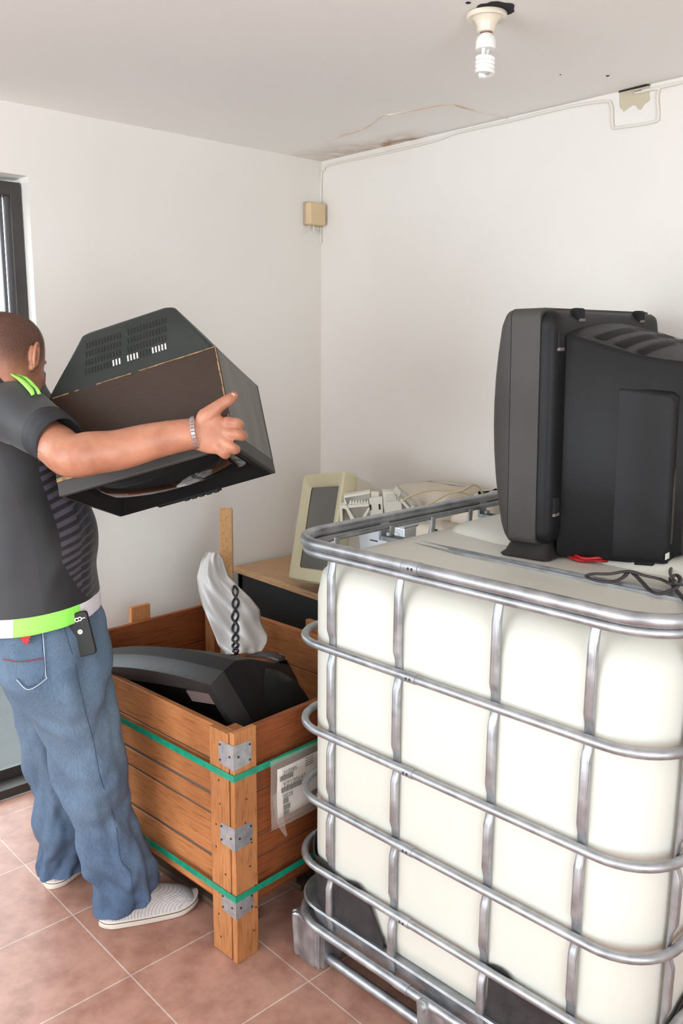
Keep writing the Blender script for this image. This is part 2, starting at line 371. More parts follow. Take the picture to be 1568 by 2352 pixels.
bm = bmesh.new(); tube(bm, sp_, .0046, 10)
tube(bm, [Vector((-.008, 0, -.077)), Vector((-.008, 0, -.088)), sp_[3]], .0042, 10); tube(bm, [Vector((.008, 0, -.077)), Vector((.008, .003, -.090)), sp_[10]], .0042, 10)
tube(bm, smoothpath([sp_[-1], sp_[-1]*.5+Vector((0, 0, -.0675)), Vector((-.004, -.002, -.137)), Vector((-.014, .007, -.133))], 5), .0044, 10)
link('spiral_tube', bm, mat('bulb_glass', (246, 243, 240), .22, coat=.4), bu)
oc = -Fh*.020+Rh*.014
bm = bmesh.new(); prism(bm, [Vector((.046*math.cos(a*PI/12)*(1+.08*math.sin(a*2.3))+oc.x, .046*math.sin(a*PI/12)*(1+.10*math.cos(a*1.7))+oc.y, -.0004)) for a in range(24)], (0, 0, -.0012))
struct(link('trim_4', bm, m_dark, smooth=False), 'ragged dark hole in the ceiling behind the lamp holder').location = (lx, ly, HC)
for i, (hx_, hy_, hr_) in enumerate(((-.164, -1.445, .005), (-.27, -1.36, .0025), (-.86, -1.52, .006))):
    bm = bmesh.new(); tube(bm, [Vector((hx_, hy_, HC+.001)), Vector((hx_, hy_, HC-.0012))], hr_, 10); struct(link('trim_%d' % (5+i), bm, m_dark), 'small dark drill hole in the ceiling')

# ------------------------------------------------------------------ intermediate bulk container
IA = .06836
m_galv, nt, b = newmat('galvanised_steel'); L = nt.links
tc = N(nt, 'ShaderNodeTexCoord'); n1 = N(nt, 'ShaderNodeTexNoise'); n1.inputs['Scale'].default_value = 26; n1.inputs['Detail'].default_value = 5; L.new(tc.outputs['Object'], n1.inputs[0])
r = ramp(nt, [(.3, lin((150, 152, 156))), (.7, lin((186, 188, 191)))]); L.new(n1.outputs['Fac'], r.inputs[0]); L.new(r.outputs[0], b.inputs['Base Color'])
b.inputs['Metallic'].default_value = .8
r = ramp(nt, [(.3, (.32,)*3+(1,)), (.7, (.48,)*3+(1,))]); L.new(n1.outputs['Fac'], r.inputs[0]); L.new(r.outputs[0], b.inputs['Roughness'])
bp = N(nt, 'ShaderNodeBump'); bp.inputs['Strength'].default_value = .12; bp.inputs['Distance'].default_value = .003; L.new(n1.outputs['Fac'], bp.inputs['Height']); L.new(bp.outputs[0], b.inputs['Normal'])
m_hdpe = mat('tank_plastic', (207, 206, 196), .42, c2=(213, 212, 203), scale=2.5, bump=.05, bscale=8, sss=.12)
m_blkpl = mat('black_sheet', (34, 32, 34), .55, c2=(50, 47, 48), scale=30, bump=.2, bscale=120)
ibc = empty('bulk_container', (0, 0, 0))
ibc.matrix_world = Matrix(((math.cos(IA), -math.sin(IA), 0, -1.1964), (math.sin(IA), math.cos(IA), 0, -1.4494), (0, 0, 1, 0), (0, 0, 0, 1)))
def I(u, v, z): return Vector((v, -u, z))       # local x = v (depth), local y = -u
tag(ibc, 'large cream plastic tank in a galvanised steel cage, right foreground', 'bulk container')
U0, U1, V0, V1 = -.148, .822, -.006, 1.13
def outline(off=0, r=.12, n=8, u0=U0, u1=U1, v0=V0, v1=V1):
    hx, hy = (u1-u0)/2+off, (v1-v0)/2+off
    return [((u0+u1)/2+x, (v0+v1)/2+y) for x, y in rrect(hx, hy, r+off, n)]
# tank
rings = []; zb, zt = .165, 1.118
prof = [(.055, zb), (.02, zb+.012), (.006, zb+.035), (0, zb+.07), (0, 1.010), (.008, 1.048), (.028, 1.078), (.058, 1.091), (.10, 1.096), (.24, 1.097), (.38, 1.098)]
for ins, z in prof:
    rr_ = max(.13-ins*.2, .06); hx, hy = (U1-U0)/2-.016-ins, (V1-V0)/2-.016-ins
    rings.append([I((U0+U1)/2+x, (V0+V1)/2+y, z+(.016*max(0, min(1, (.05-((U0+U1)/2+x))/.16)) if z > 1.04 else 0)) for x, y in rrect(hx, max(hy, .05), min(rr_, hx*.9), 8)])
bm = bmesh.new(); loft(bm, rings)
tank = link('tank', bm, m_hdpe, ibc, angle=80)
bm = bmesh.new()
for va, vb in ((.50, .93),):                       # raised hump behind the first cross bar
    rg = []
    for ins, z in ((0, 1.094), (.012, 1.112), (.04, 1.124), (.09, 1.128)):
        rg.append([I((U0+U1)/2+x, (va+vb)/2+y, z) for x, y in rrect((U1-U0)/2-.07-ins, (vb-va)/2-ins, .07, 6)])
    loft(bm, rg)
link('tank_hump', bm, m_hdpe, tank, angle=80)
# black sheet remains wrapped round the lower corners
def wrap(name, seq, topf, zlo, thick=.003, mid=None):
    """seq: list of (u,v) on the tank skin; topf(s): height of upper torn edge"""
    bm = bmesh.new(); n = len(seq); ins, outs = [], []
    for i, (u, v) in enumerate(seq):
        s = i/(n-1); a = seq[max(i-1, 0)]; c = seq[min(i+1, n-1)]; t = Vector((c[0]-a[0], c[1]-a[1])).normalized(); nn = Vector((t.y, -t.x))
        if nn.dot(Vector((u-.337, v-.56))) < 0: nn = -nn
        col = []
        for side in (0, 1):
            cc = []
            for k in range(7):
                z = zlo + (topf(s)-zlo)*k/6; o = .003+side*thick + .004*noise.noise(Vector((u*9, v*9, z*9)))+(.006 if k == 6 else 0)
                cc.append(bm.verts.new(I(u+nn.x*o, v+nn.y*o, z)))
            col.append(cc)
        ins.append(col[0]); outs.append(col[1])
    for i in range(n-1):
        for k in range(6):
            bm.faces.new((outs[i][k], outs[i+1][k], outs[i+1][k+1], outs[i][k+1])); bm.faces.new((ins[i][k+1], ins[i+1][k+1], ins[i+1][k], ins[i][k]))
        bm.faces.new((outs[i][6], outs[i+1][6], ins[i+1][6], ins[i][6])); bm.faces.new((ins[i][0], ins[i+1][0], outs[i+1][0], outs[i][0]))
    for e in (0, n-1):
        for k in range(6): bm.faces.new((ins[e][k], outs[e][k], outs[e][k+1], ins[e][k+1]))
    bmesh.ops.recalc_face_normals(bm, faces=bm.faces[:])
    return link(name, bm, m_blkpl, ibc, angle=60)
def corner_seq(cu, cv, r, a0, a1, n): return [(cu+r*math.cos(math.radians(a0+(a1-a0)*k/n)), cv+r*math.sin(math.radians(a0+(a1-a0)*k/n))) for k in range(n+1)]
zu, zv = U0+.016, V0+.016
seqA = [(zu, .45-.03*k) for k in range(0, 10)] + corner_seq(zu+.13, zv+.13, .13, 180, 270, 10) + [(zu+.13+.02*k, zv) for k in range(1, 10)]
wrap('torn_sheet', seqA, lambda s: .342-.018*s+.006*math.sin(s*31)+(-.10*max(0, (s-.86)/.14)**2), .192)
seqB = [(.474+.0165*k, zv) for k in range(0, 14)] + corner_seq(U1-.016-.13, zv+.13, .13, 270, 360, 10) + [(U1-.016, zv+.13+.03*k) for k in range(1, 8)]
wrap('torn_sheet', seqB, lambda s: .325-.045*min(1, max(0, (s-.1)/.3))-.04*math.sin(PI*min(1, max(0, (s-.35)/.4)))+.007*math.sin(s*25)+(.10*max(0, (s-.66)/.34)), .192)
# cage
def hoop(z, off=0.0, r=.0098, nm='hoop', zoff=0):
    bm = bmesh.new(); pth = [I(u, v, z) for u, v in outline(off, .115, 10)]
    # split straights so that shading stays clean
    tube(bm, pth, r, 12, closed=True, up=(0, 0, 1)); return link(nm, bm, m_galv, ibc, angle=60)
for z in (.904, .684, .4965, .316): hoop(z, .003)
hoop(1.149, .002, .0135, 'top_rail'); o = hoop(1.126, -.001, .0098, 'top_rail_lip')
hoop(.145, .003, .0115, 'base_rail')
# sleeves (crimped joints) on the hoops
m_dim = mat('dimple_dark', (70, 70, 74), .5, .7)
for z, r_ in ((.904, .0112), (.684, .0112), (.4965, .0112), (.316, .0112), (1.149, .0148), (.145, .013)):
    uu = .272+random.uniform(-.004, .004)
    js = link('joint_sleeve', TB([I(uu-.045, V0-.003, z), I(uu-.04, V0-.003, z), I(uu, V0-.003, z)], [r_*.9, r_, r_], 12, up=(0, 0, 1)), m_galv, ibc, angle=60)
    if z != .145:
        for du in (-.012, -.022):
            bm = bmesh.new(); sphere(bm, I(uu+du, V0-.0125-(.004 if z > 1 else 0), z), .0035, u=8, v=6); link('dimple', bm, m_dim, js)
# posts: pinched flat where they cross the hoops
def post(u, v, out):
    """out = unit (u,v) pointing outwards; post stands just inside the hoop line"""
    o_ = Vector(out); t = Vector((-o_.y, o_.x)); rg = []
    zs = [.145, .150, .17, .19]
    for hz in (.316, .4965, .684, .904): zs += [hz-.045, hz-.034, hz-.022, hz, hz+.022, hz+.034, hz+.045]
    zs += [1.06, 1.08, 1.10, 1.118, 1.128]
    for z in sorted(zs):
        pin = 0
        for hz in (.145, .316, .4965, .684, .904, 1.13):
            d = abs(z-hz); pin = max(pin, max(0, 1-max(0, d-.020)/.024)) if d < .044 else pin
        hw = .0098*(1+.02*pin); hd = .0088*(1-.62*pin); cin = -.0065-.0055*pin
        ring = []
        for k in range(14):
            a = 2*PI*k/14; c_, s_ = math.cos(a), math.sin(a)
            x = hw*math.copysign(abs(c_)**.75, c_); y = hd*math.copysign(abs(s_)**.75, s_)
            if y > 0 and pin < .5: y -= .0035*max(0, 1-abs(x)/.005)
            q = Vector((u, v))+t*x+o_*(y+cin); ring.append(I(q.x, q.y, z))
        rg.append(ring)
    bm = bmesh.new(); loft(bm, rg); bmesh.ops.recalc_face_normals(bm, faces=bm.faces[:])
    return link('post', bm, m_galv, ibc, angle=60)
for u in (0, .2065, .4607, .6675): post(u, V0, (0, -1)); post(u, V1, (0, 1))
for v in (.155, .37, .55, .73, .93): post(U0, v, (-1, 0))
for v in (.10, .31, .55, .79, 1.0): post(U1, v, (1, 0))
# cross bars over the tank
for v in (.345, .80):
    bm = bmesh.new(); box(bm, (v-.017, -(U1-.004), 1.092), (v+.017, -(U0+.004), 1.099)); box(bm, (v-.017, -(U1-.004), 1.099), (v-.0145, -(U0+.004), 1.104)); box(bm, (v+.0145, -(U1-.004), 1.099), (v+.017, -(U0+.004), 1.104)); box(bm, (v-.017, -(U0+.008), 1.092), (v+.017, -(U0+.001), 1.14)); box(bm, (v-.017, -(U1-.001), 1.092), (v+.017, -(U1-.008), 1.14))
    link('cross_bar', bm, m_galv, ibc, smooth=False)
    for uu in (U0+.022, U1-.022): 
        bm = bmesh.new(); lathe(bm, [(.009, 1.105), (.009, 1.114), (.004, 1.116)], 12, (v, -uu, 0)); link('bolt', bm, m_galv, ibc)
# steel tray and pallet
rg = []
for ins, z in ((.060, .085), (.050, .10), (.026, .192), (.000, .199), (-.004, .195), (.008, .189), (.026, .120), (.05, .118)):
    rg.append([I((U0+U1)/2+x, (V0+V1)/2+y, z) for x, y in rrect((U1-U0)/2-ins, (V1-V0)/2-ins, .11-ins*.5, 8)])
bm = bmesh.new(); loft(bm, rg); link('tray', bm, m_galv, ibc, angle=40)
def foot(u, v, hu, hv, z0=.012):
    o_ = []
    M_ = 40
    for k in range(M_):
        a = 2*PI*k/M_; c_, s_ = math.cos(a), math.sin(a); e = .35
        x = hu*math.copysign(abs(c_)**e, c_); y = hv*math.copysign(abs(s_)**e, s_); s = 1+(.07 if (k//2) % 2 else -.045)
        o_.append((x*s, y*s))
    bm = bmesh.new(); loft(bm, [[I(u+x*f, v+y*f, z) for x, y in o_] for f, z in ((.8, z0), (.88, z0), (.92, z0+.012), (1, .118), (1, .132), (.9, .136))])
    bmesh.ops.recalc_face_normals(bm, faces=bm.faces[:])
    link('pallet_foot', bm, m_galv, ibc, angle=30)
for u in (U0+.058, .337, U1-.058):
    for v in (V0+.055, .56, V1-.055): foot(u, v, .056, .05)
for v in (V0+.045, V1-.045): link('skid_tube', TB([I(U0+.06, v, .030), I(U1-.06, v, .030)], .0125, 12), m_galv, ibc, angle=60)
for u in (U0+.045, U1-.045): link('skid_tube', TB([I(u, V0+.06, .030), I(u, V1-.06, .030)], .0125, 12), m_galv, ibc, angle=60)
bm = bmesh.new(); tube(bm, [I(.322, V0-.018, .142), I(.322, V0-.026, .142)], [.012, .009], 12); tube(bm, [I(.322, V0-.01, .142), I(.322, V0-.018, .142)], .017, 16); link('bolt', bm, m_galv, ibc)

# ------------------------------------------------------------------ wooden crate
CA = math.radians(5)
crate = empty('wooden_crate', (-1.334, -1.238, 0), CA); tag(crate, 'open orange-brown wooden crate with corner posts, on the tiled floor', 'crate')
CW, CL, CH, CB = .74, 1.00, .648, .140
w_x = wood('crate_wood_x_shaded', (154, 88, 50), (98, 50, 28), (1.2, 9, 16), dirt=.8); w_y = wood('crate_wood_y', (202, 136, 86), (148, 86, 48), (9, 1.2, 16), dirt=.7); w_z = wood('crate_wood_z', (204, 142, 92), (146, 88, 50), (13, 13, 1.4), dirt=.7)  # x boards darker and redder: the tank's shade is put into their colour
m_groove = mat('groove_brown', (96, 80, 70), .9)  # grey-brown of the thin sheet showing in the gaps between boards
T = .018
def planks(rows, fn, mm, nm='side_panel'):
    bm = bmesh.new()
    for (z0, z1) in rows: fn(bm, z0, z1)
    return link(nm, bm, mm, crate, smooth=False, bevel=.0018, seg=1)
rl = [(.540, .640), (.444, .536), (.385, .434), (.262, .378), (CB, .252)]       # left side, as the photo shows the boards
rx = [(.455, .640), (.325, .451), (.262, .321), (CB+.003, .258)]
o1 = .018
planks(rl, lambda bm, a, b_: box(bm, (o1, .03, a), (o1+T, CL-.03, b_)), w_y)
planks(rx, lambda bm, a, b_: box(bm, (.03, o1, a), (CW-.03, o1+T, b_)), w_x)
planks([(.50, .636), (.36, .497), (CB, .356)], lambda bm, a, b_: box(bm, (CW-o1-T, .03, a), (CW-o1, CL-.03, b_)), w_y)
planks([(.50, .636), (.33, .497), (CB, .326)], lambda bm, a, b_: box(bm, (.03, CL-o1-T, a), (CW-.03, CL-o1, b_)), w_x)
bm = bmesh.new(); box(bm, (o1+.004, .06, CB), (o1+T-.004, CL-.06, .63)); link('backing_board', bm, m_groove, crate, smooth=False)
bm = bmesh.new(); box(bm, (.06, o1+.004, CB), (CW-.06, o1+T-.004, .63)); link('backing_board', bm, m_groove, crate, smooth=False)
# corner posts: two boards in an L
for (cx, cy, sx, sy) in ((0, 0, 1, 1), (CW, 0, -1, 1), (0, CL, 1, -1), (CW, CL, -1, -1)):
    for which in (0, 1):
        bm = bmesh.new()
        if which == 0: a, b_ = (cx, cy+sy*.004, 0), (cx+sx*.0175, cy+sy*.098, CH-.004)
        else: a, b_ = (cx+sx*.001, cy, 0), (cx+sx*.076, cy+sy*.0175, CH+.003)
        if which == 0: a = (cx, cy+sy*.022, .004)
        lo = [min(p, q) for p, q in zip(a, b_)]; hi = [max(p, q) for p, q in zip(a, b_)]
        box(bm, lo, hi)
        link('corner_post', bm, w_z, crate, smooth=False, bevel=.002, seg=2)
    bm = bmesh.new(); lo = (min(cx+sx*.036, cx+sx*.082), min(cy+sy*.036, cy+sy*.09), 0.02); hi = (max(cx+sx*.036, cx+sx*.082), max(cy+sy*.036, cy+sy*.09), CH-.02); box(bm, lo, hi); link('corner_block', bm, w_z, crate, smooth=False, bevel=.002)
# outer battens on the two rear sides and the pallet base
bm = bmesh.new(); box(bm, (.36, CL, .05), (.44, CL+.018, CH+.035)); link('batten', bm, w_z, crate, smooth=False, bevel=.002)
bm = bmesh.new(); box(bm, (CW, .42, .05), (CW+.018, .50, CH+.02)); link('batten', bm, w_z, crate, smooth=False, bevel=.002)
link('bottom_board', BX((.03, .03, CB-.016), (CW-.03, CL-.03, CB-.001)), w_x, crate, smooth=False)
w_d = wood('skid_wood', (112, 92, 74), (66, 52, 42), (14, 1.2, 14))
for xx in (.10, .33, .56): link('skid', BX((xx, .10, .0), (xx+.07, CL-.03, .022)), w_d, crate, smooth=False, bevel=.002)
for xx in (.33, .56):
    for yy in (.12, .45, .8): link('block', BX((xx, yy, .022), (xx+.07, yy+.10, CB-.016)), w_d, crate, smooth=False, bevel=.002)
# metal corner brackets with screws
m_brk = mat('zinc_plate', (196, 198, 200), .38, .7, (166, 168, 172), 40, bump=.15, bscale=50)
m_scr = mat('rusty_screw', (84, 62, 52), .5, .6)
for (z0, z1) in ((.552, .620), (.328, .392), (.132, .190)):
    bm = bmesh.new()
    prism(bm, [Vector((-.0015, y, z)) for y, z in ((0, z0), (.05, z0+.004), (.058, z0+.012), (.058, z1-.01), (.052, z1-.002), (0, z1))], (.0015, 0, 0))
    bm2 = bmesh.new()
    prism(bm, [Vector((x, -.0015, z)) for x, z in ((-.0015, z0), (.05, z0+.004), (.058, z0+.012), (.058, z1-.01), (.052, z1-.002), (-.0015, z1))], (0, .0015, 0)); bm2.free()
    bk = link('corner_bracket', bm, m_brk, crate, smooth=False)
    for y, z in ((.052, z1-.012), (.052, z0+.014), (.014, (z0+z1)/2)):
        link('screw', TB([Vector((-.0015, y, z)), Vector((-.003, y, z))], .0032, 8), m_scr, bk); link('screw', TB([Vector((y, -.0015, z)), Vector((y, -.003, z))], .0032, 8), m_scr, bk)
rnd = random.Random(5)
for k in range(9):
    z = .05+.065*k; y1 = .06+rnd.uniform(-.02, .02); x1 = .05+rnd.uniform(-.02, .02)
    link('nail_head', TB([Vector((.0005, y1, z)), Vector((-.0008, y1, z))], .0028, 7), m_scr, crate); link('nail_head', TB([Vector((x1, .0005, z+.02)), Vector((x1, -.0008, z+.02))], .0028, 7), m_scr, crate)

m_strap = mat('green_strapping', (24, 150, 118), .35, c2=(16, 128, 100), scale=40, coat=.2)
def strap(z, label):
    rg = []
    e = .0022
    pts = [(-e, -e), (CW+e, -e), (CW+e, CL+e), (-e, CL+e)]
    bm = bmesh.new(); outs = []
    for off in (0, .0012):
        outs.append([(x+(off if x > 0 else -off), y+(off if y > 0 else -off)) for x, y in pts])
    V = [[bm.verts.new(Vector((x, y, zz))) for x, y in outs[k]] for k, zz in ((0, z-.009), (1, z-.009), (1, z+.009), (0, z+.009))]
    for a in range(4):
        for j in range(4):
            k = (j+1) % 4; bm.faces.new((V[a][j], V[a][k], V[(a+1) % 4][k], V[(a+1) % 4][j]))
    bmesh.ops.recalc_face_normals(bm, faces=bm.faces[:])
    o = link('packing_strap', bm, m_strap, None, smooth=False); o.location = crate.location; o.rotation_euler = crate.rotation_euler
    return tag(o, label, 'strap', 'green packing straps round the crate')
strap(.531, 'upper green plastic strap round the wooden crate'); strap(.192, 'lower green plastic strap round the wooden crate')

# document pouch on the crate side
m_paper = mat('label_paper', (226, 216, 210), .6, c2=(216, 206, 200), scale=12)
m_ink = mat('black_ink', (28, 26, 28), .6)
m_film, nt, b = newmat('clear_film'); b.inputs['Base Color'].default_value = (.80, .76, .68, 1); b.inputs['Roughness'].default_value = .18; b.inputs['Alpha'].default_value = .13
pouch = empty('document_pouch', None, M=Matrix.Translation((-1.334, -1.238, 0)) @ Matrix.Rotation(CA, 4, 'Z'))
tag(pouch, 'clear plastic pouch with barcode papers on the crate side by the tank', 'document pouch')
def bulge(x, z): return -.006-.004*math.sin((x-.10)*12)-.0012*math.sin(z*50+x*15)
def grid(name, X, Z, y_off, m, parent, skew=0, thick=.0006):
    bm = bmesh.new(); V = [[bm.verts.new(Vector((x, bulge(x, z)+y_off+min(0, (z-.40)*.02), z+skew*(x-X[0])))) for x in X] for z in Z]
    for i in range(len(Z)-1):
        for j in range(len(X)-1): bm.faces.new((V[i][j], V[i][j+1], V[i+1][j+1], V[i+1][j]))
    o = link(name, bm, m, parent, angle=60); s = o.modifiers.new('s', 'SOLIDIFY'); s.thickness = thick; return o
lp = [.110+.02*k for k in range(15)]
PX0 = .122
grid('pouch_film', [PX0-.012+.02*k for k in range(15)], [.345+.022*k for k in range(10)], -.009, m_film, pouch)
pap = grid('label_paper', [PX0+.016+.02*k for k in range(13)], [.368+.02*k for k in range(8)], -.002, m_paper, pouch)
def pt(x, z, s, size):
    M_ = frame((x, bulge(x+.03, z)-.0058, z), (1, 0, 0), (0, 0, 1), (0, -1, 0)); text_mesh('label_text', s, size, M_, m_ink, pap, .0002)
pt(PX0+.032, .488, '210285', .017); pt(PX0+.032, .452, 'YZ120647', .020); pt(PX0+.034, .418, '0028', .018)
bm = bmesh.new(); rnd = random.Random(9)
for (x0, z0, wd, h) in ((PX0+.024, .472, .045, .014), (PX0+.030, .436, .085, .014), (PX0+.036, .402, .018, .014), (PX0+.036, .384, .022, .015), (PX0+.036, .370, .018, .012), (PX0+.125, .384, .05, .016)):
    x = x0
    while x < x0+wd:
        ww = rnd.choice((.001, .0016, .0024)); box(bm, (x, bulge(x, z0)-.0052, z0), (x+ww, bulge(x, z0)-.0040, z0+h)); x += ww+rnd.choice((.001, .0015))
for k in range(4): box(bm, (PX0+.115, bulge(PX0+.13, .47)-.0052, .505-.007*k), (PX0+.145, bulge(PX0+.13, .47)-.0035, .5065-.007*k))
link('barcode', bm, m_ink, pap, smooth=False)
bm = bmesh.new(); A = [(PX0-.005, .44), (PX0+.018, .45), (PX0+.034, .36), (PX0+.046, .31), (PX0+.040, .306), (PX0+.012, .35)]
prism(bm, [Vector((x, -.014-.02*max(0, .42-z), z)) for x, z in A], (0, .0008, 0)); link('film_flap', bm, m_film, pouch, smooth=False)

# ------------------------------------------------------------------ things in the crate
m_blk = mat('black_tv_plastic', (40, 38, 38), .5, spec=.28, c2=(52, 49, 48), scale=5, bump=.12, bscale=160)
m_blk2 = mat('dark_tv_plastic', (22, 22, 23), .5, spec=.22, c2=(29, 28, 29), scale=5, bump=.1, bscale=160)
m_gry = mat('grey_tv_plastic', (62, 59, 57), .5, spec=.25, c2=(72, 69, 66), scale=4, bump=.15, bscale=220)
m_crt0 = mat('dark_crt', (22, 22, 22), .25)
ctv = empty('television', (-1.05, -.8, .16)); tag(ctv, 'black tube television lying inside the wooden crate', 'television')
def pxp(l, d): return [P(x, y, d_) for (x, y), d_ in zip(l, d)]
C0 = Vector((-1.334, -1.238, 0)); E1 = Vector((math.cos(CA), math.sin(CA), 0)); E2 = Vector((-math.sin(CA), math.cos(CA), 0))
def K(a, b_, z): return C0+E1*a+E2*b_+Vector((0, 0, z))
# frame of the set: it leans forward and sideways in the crate
wv = Vector((math.cos(math.radians(98))*math.cos(math.radians(10)), math.sin(math.radians(98))*math.cos(math.radians(10)), -math.sin(math.radians(10))))
cx = -wv; h0 = Vector((0, 0, 1)); h0 = (h0-cx*h0.dot(cx)).normalized(); n0 = h0.cross(cx)
cu = h0*math.cos(math.radians(25))-n0*math.sin(math.radians(25)); cy = cu.cross(cx)
WB, HB = .60, .50
Bc = P(483, 1573, 2.27)
ctv.matrix_world = frame(Bc-cx*WB-cu*HB, cx, cy, cu); bpy.context.view_layer.update()
def bow(x): return .028*(1-((x-WB/2)/(WB/2))**2)
def cring(ix, it, y, bz=1.0, n=14):
    pts = [Vector((ix, y, ix)), Vector((ix, y, HB*.5))]+[Vector((ix+(WB-2*ix)*k/n, y, HB-it+bow(ix+(WB-2*ix)*k/n)*bz)) for k in range(n+1)]+[Vector((WB-ix, y, HB*.5)), Vector((WB-ix, y, ix))]
    return pts
bm = bmesh.new(); loft(bm, [cring(.040, .045, .03, .3), cring(.034, .040, .002, .5), cring(.002, .002, 0), cring(0, 0, .004), cring(0, 0, .055), cring(.004, .004, .058)], cap=False)
bmesh.ops.recalc_face_normals(bm, faces=bm.faces[:]); link('bezel', bm, m_blk, ctv, angle=30)
bm = bmesh.new(); loft(bm, [cring(.034, .040, .030, .5), cring(.036, .040, .034, .5)]); bmesh.ops.recalc_face_normals(bm, faces=bm.faces[:]); link('screen', bm, m_crt0, ctv, angle=30)
link('rating_label', BX((WB-.13, .0015, HB-.075), (WB-.035, .006, HB-.038)), mat('label_brown', (104, 88, 84), .5), ctv, smooth=False)
bm = bmesh.new(); loft(bm, [cring(.004, .004, .0575), cring(.012, .014, .11, 1.0), cring(.045, .075, .18, .8), cring(.10, .175, .27, .8), cring(.15, .27, .36, .8), cring(.17, .31, .38, .8)])
bmesh.ops.recalc_face_normals(bm, faces=bm.faces[:]); link('back_housing', bm, m_blk2, ctv, angle=30, bevel=.008)
bm = bmesh.new()
loft(bm, [[Vector((WB-.10+.085*math.cos(2*PI*k/20), y, HB*.42+r_*math.sin(2*PI*k/20))) for k in range(20)] for y, r_ in ((.08, .205), (.15, .19), (.23, .15), (.27, .10))])
bmesh.ops.recalc_face_normals(bm, faces=bm.faces[:]); link('speaker_housing', bm, m_blk2, ctv, angle=50)

# wooden stick standing in the crate
bm = bmesh.new(); a, b_ = P(519, 1168, 3.17), P(522, 1480, 3.02)
dirv = (a-b_).normalized(); sx = Rh; sy = dirv.cross(sx).normalized()
loft(bm, [[c+sx*x+sy*y for x, y in ((-.023, -.011), (.023, -.011), (.023, .011), (-.023, .011))] for c in (b_+dirv*-.25, b_, a)])
bmesh.ops.recalc_face_normals(bm, faces=bm.faces[:])
st = link('wooden_stick', bm, wood('stick_wood', (216, 172, 124), (170, 118, 72), (14, 14, 1.5)), smooth=False, bevel=.002); tag(st, 'upright wooden batten standing in the back corner of the crate', 'stick')

# white plastic banner with a printed spring
m_sheet = mat('banner_white', (222, 218, 216), .35, c2=(210, 206, 205), scale=5)
m_shb = mat('banner_black', (38, 34, 40), .35)
rows = [  # left edge, right edge (px), depth left, depth right
    ((476, 1266), (508, 1272), 3.12, 3.12), ((462, 1288), (512, 1282), 3.08, 3.10), ((452, 1325), (524, 1322), 3.03, 3.07), ((456, 1358), (545, 1345), 2.99, 3.04), ((465, 1392), (574, 1372), 2.96, 3.01),
    ((480, 1428), (596, 1400), 2.93, 2.99), ((494, 1462), (600, 1430), 2.90, 2.97), ((500, 1480), (614, 1460), 2.87, 2.95), ((512, 1496), (612, 1476), 2.84, 2.92), ((520, 1503), (598, 1500), 2.82, 2.88)]
def sheetpt(r, s):
    i = min(int(r), len(rows)-2); f = r-i; (a, b_, da, db), (c, d, dc, dd) = rows[i], rows[i+1]
    lx_ = a[0]+(c[0]-a[0])*f; ly_ = a[1]+(c[1]-a[1])*f; rx_ = b_[0]+(d[0]-b_[0])*f; ry_ = b_[1]+(d[1]-b_[1])*f
    dl = da+(dc-da)*f; dr_ = db+(dd-db)*f
    dep = dl+(dr_-dl)*s-.05*math.sin(PI*s)+.016*math.sin(s*9+r*.9)+.010*math.sin(s*21-r*1.3)
    return P(lx_+(rx_-lx_)*s, ly_+(ry_-ly_)*s, dep)
ban = empty('plastic_banner', sheetpt(9, .5)); tag(ban, 'crumpled white plastic banner printed with a black spring, in the crate', 'banner')
def pmesh(name, fn, nu, nv, m, parent, thick=.001, off=0):
    bm = bmesh.new(); V = [[bm.verts.new(fn(i/nu, j/nv)) for j in range(nv+1)] for i in range(nu+1)]
    for i in range(nu):
        for j in range(nv): bm.faces.new((V[i][j], V[i+1][j], V[i+1][j+1], V[i][j+1]))
    bm.transform(parent.matrix_world.inverted() if parent and parent.matrix_world != Matrix.Identity(4) else Matrix.Identity(4))
    o = link(name, bm, m, parent, angle=70); s = o.modifiers.new('s', 'SOLIDIFY'); s.thickness = thick; s.offset = off; return o
bpy.context.view_layer.update()
pmesh('sheet', lambda a, b_: sheetpt(a*9, b_), 36, 24, m_sheet, ban)
bm = bmesh.new()
for ph in (0, PI):
    pts = []
    for i in range(90):
        t = i/89; r_ = 2.95+6.0*t; tb_ = (.93, .70, .52, .44, .36, .29, .29, .29); ii = min(int(max(0, r_-3)), 6); sc = tb_[ii]+(tb_[ii+1]-tb_[ii])*(max(0, r_-3)-ii)
        pts.append(sheetpt(r_, sc+(.062)*math.sin(t*2*PI*3.6+ph))-Fv*.006)
    tube(bm, pts, [.0042]*90, 6)
bm.transform(ban.matrix_world.inverted()); link('printed_spring', bm, m_shb, ban)
def blk(a, b_):
    A = [(597, 1496, 2.87), (628, 1497, 2.86), (655, 1508, 2.84), (663, 1540, 2.80), (672, 1590, 2.76), (680, 1640, 2.73)]
    B = [(560, 1508, 2.80), (610, 1512, 2.79), (640, 1524, 2.77), (650, 1556, 2.75), (660, 1600, 2.72), (668, 1650, 2.70)]
    r_ = a*5; i = min(int(r_), 4); f = r_-i
    pa = P(*A[i]).lerp(P(*A[i+1]), f); pb = P(*B[i]).lerp(P(*B[i+1]), f); return pa.lerp(pb, b_)
pmesh('printed_flap', blk, 20, 5, m_shb, ban)
def wht(a, b_):
    A = [(655, 1508, 2.86), (668, 1535, 2.83), (676, 1590, 2.79), (688, 1636, 2.76)]; B = [(640, 1500, 2.88), (660, 1528, 2.85), (668, 1586, 2.81), (676, 1645, 2.77)]
    r_ = a*3; i = min(int(r_), 2); f = r_-i
    return P(*A[i]).lerp(P(*A[i+1]), f).lerp(P(*B[i]).lerp(P(*B[i+1]), f), b_)
pmesh('sheet_edge', wht, 12, 2, m_sheet, ban)
iv = ban.matrix_world.inverted()
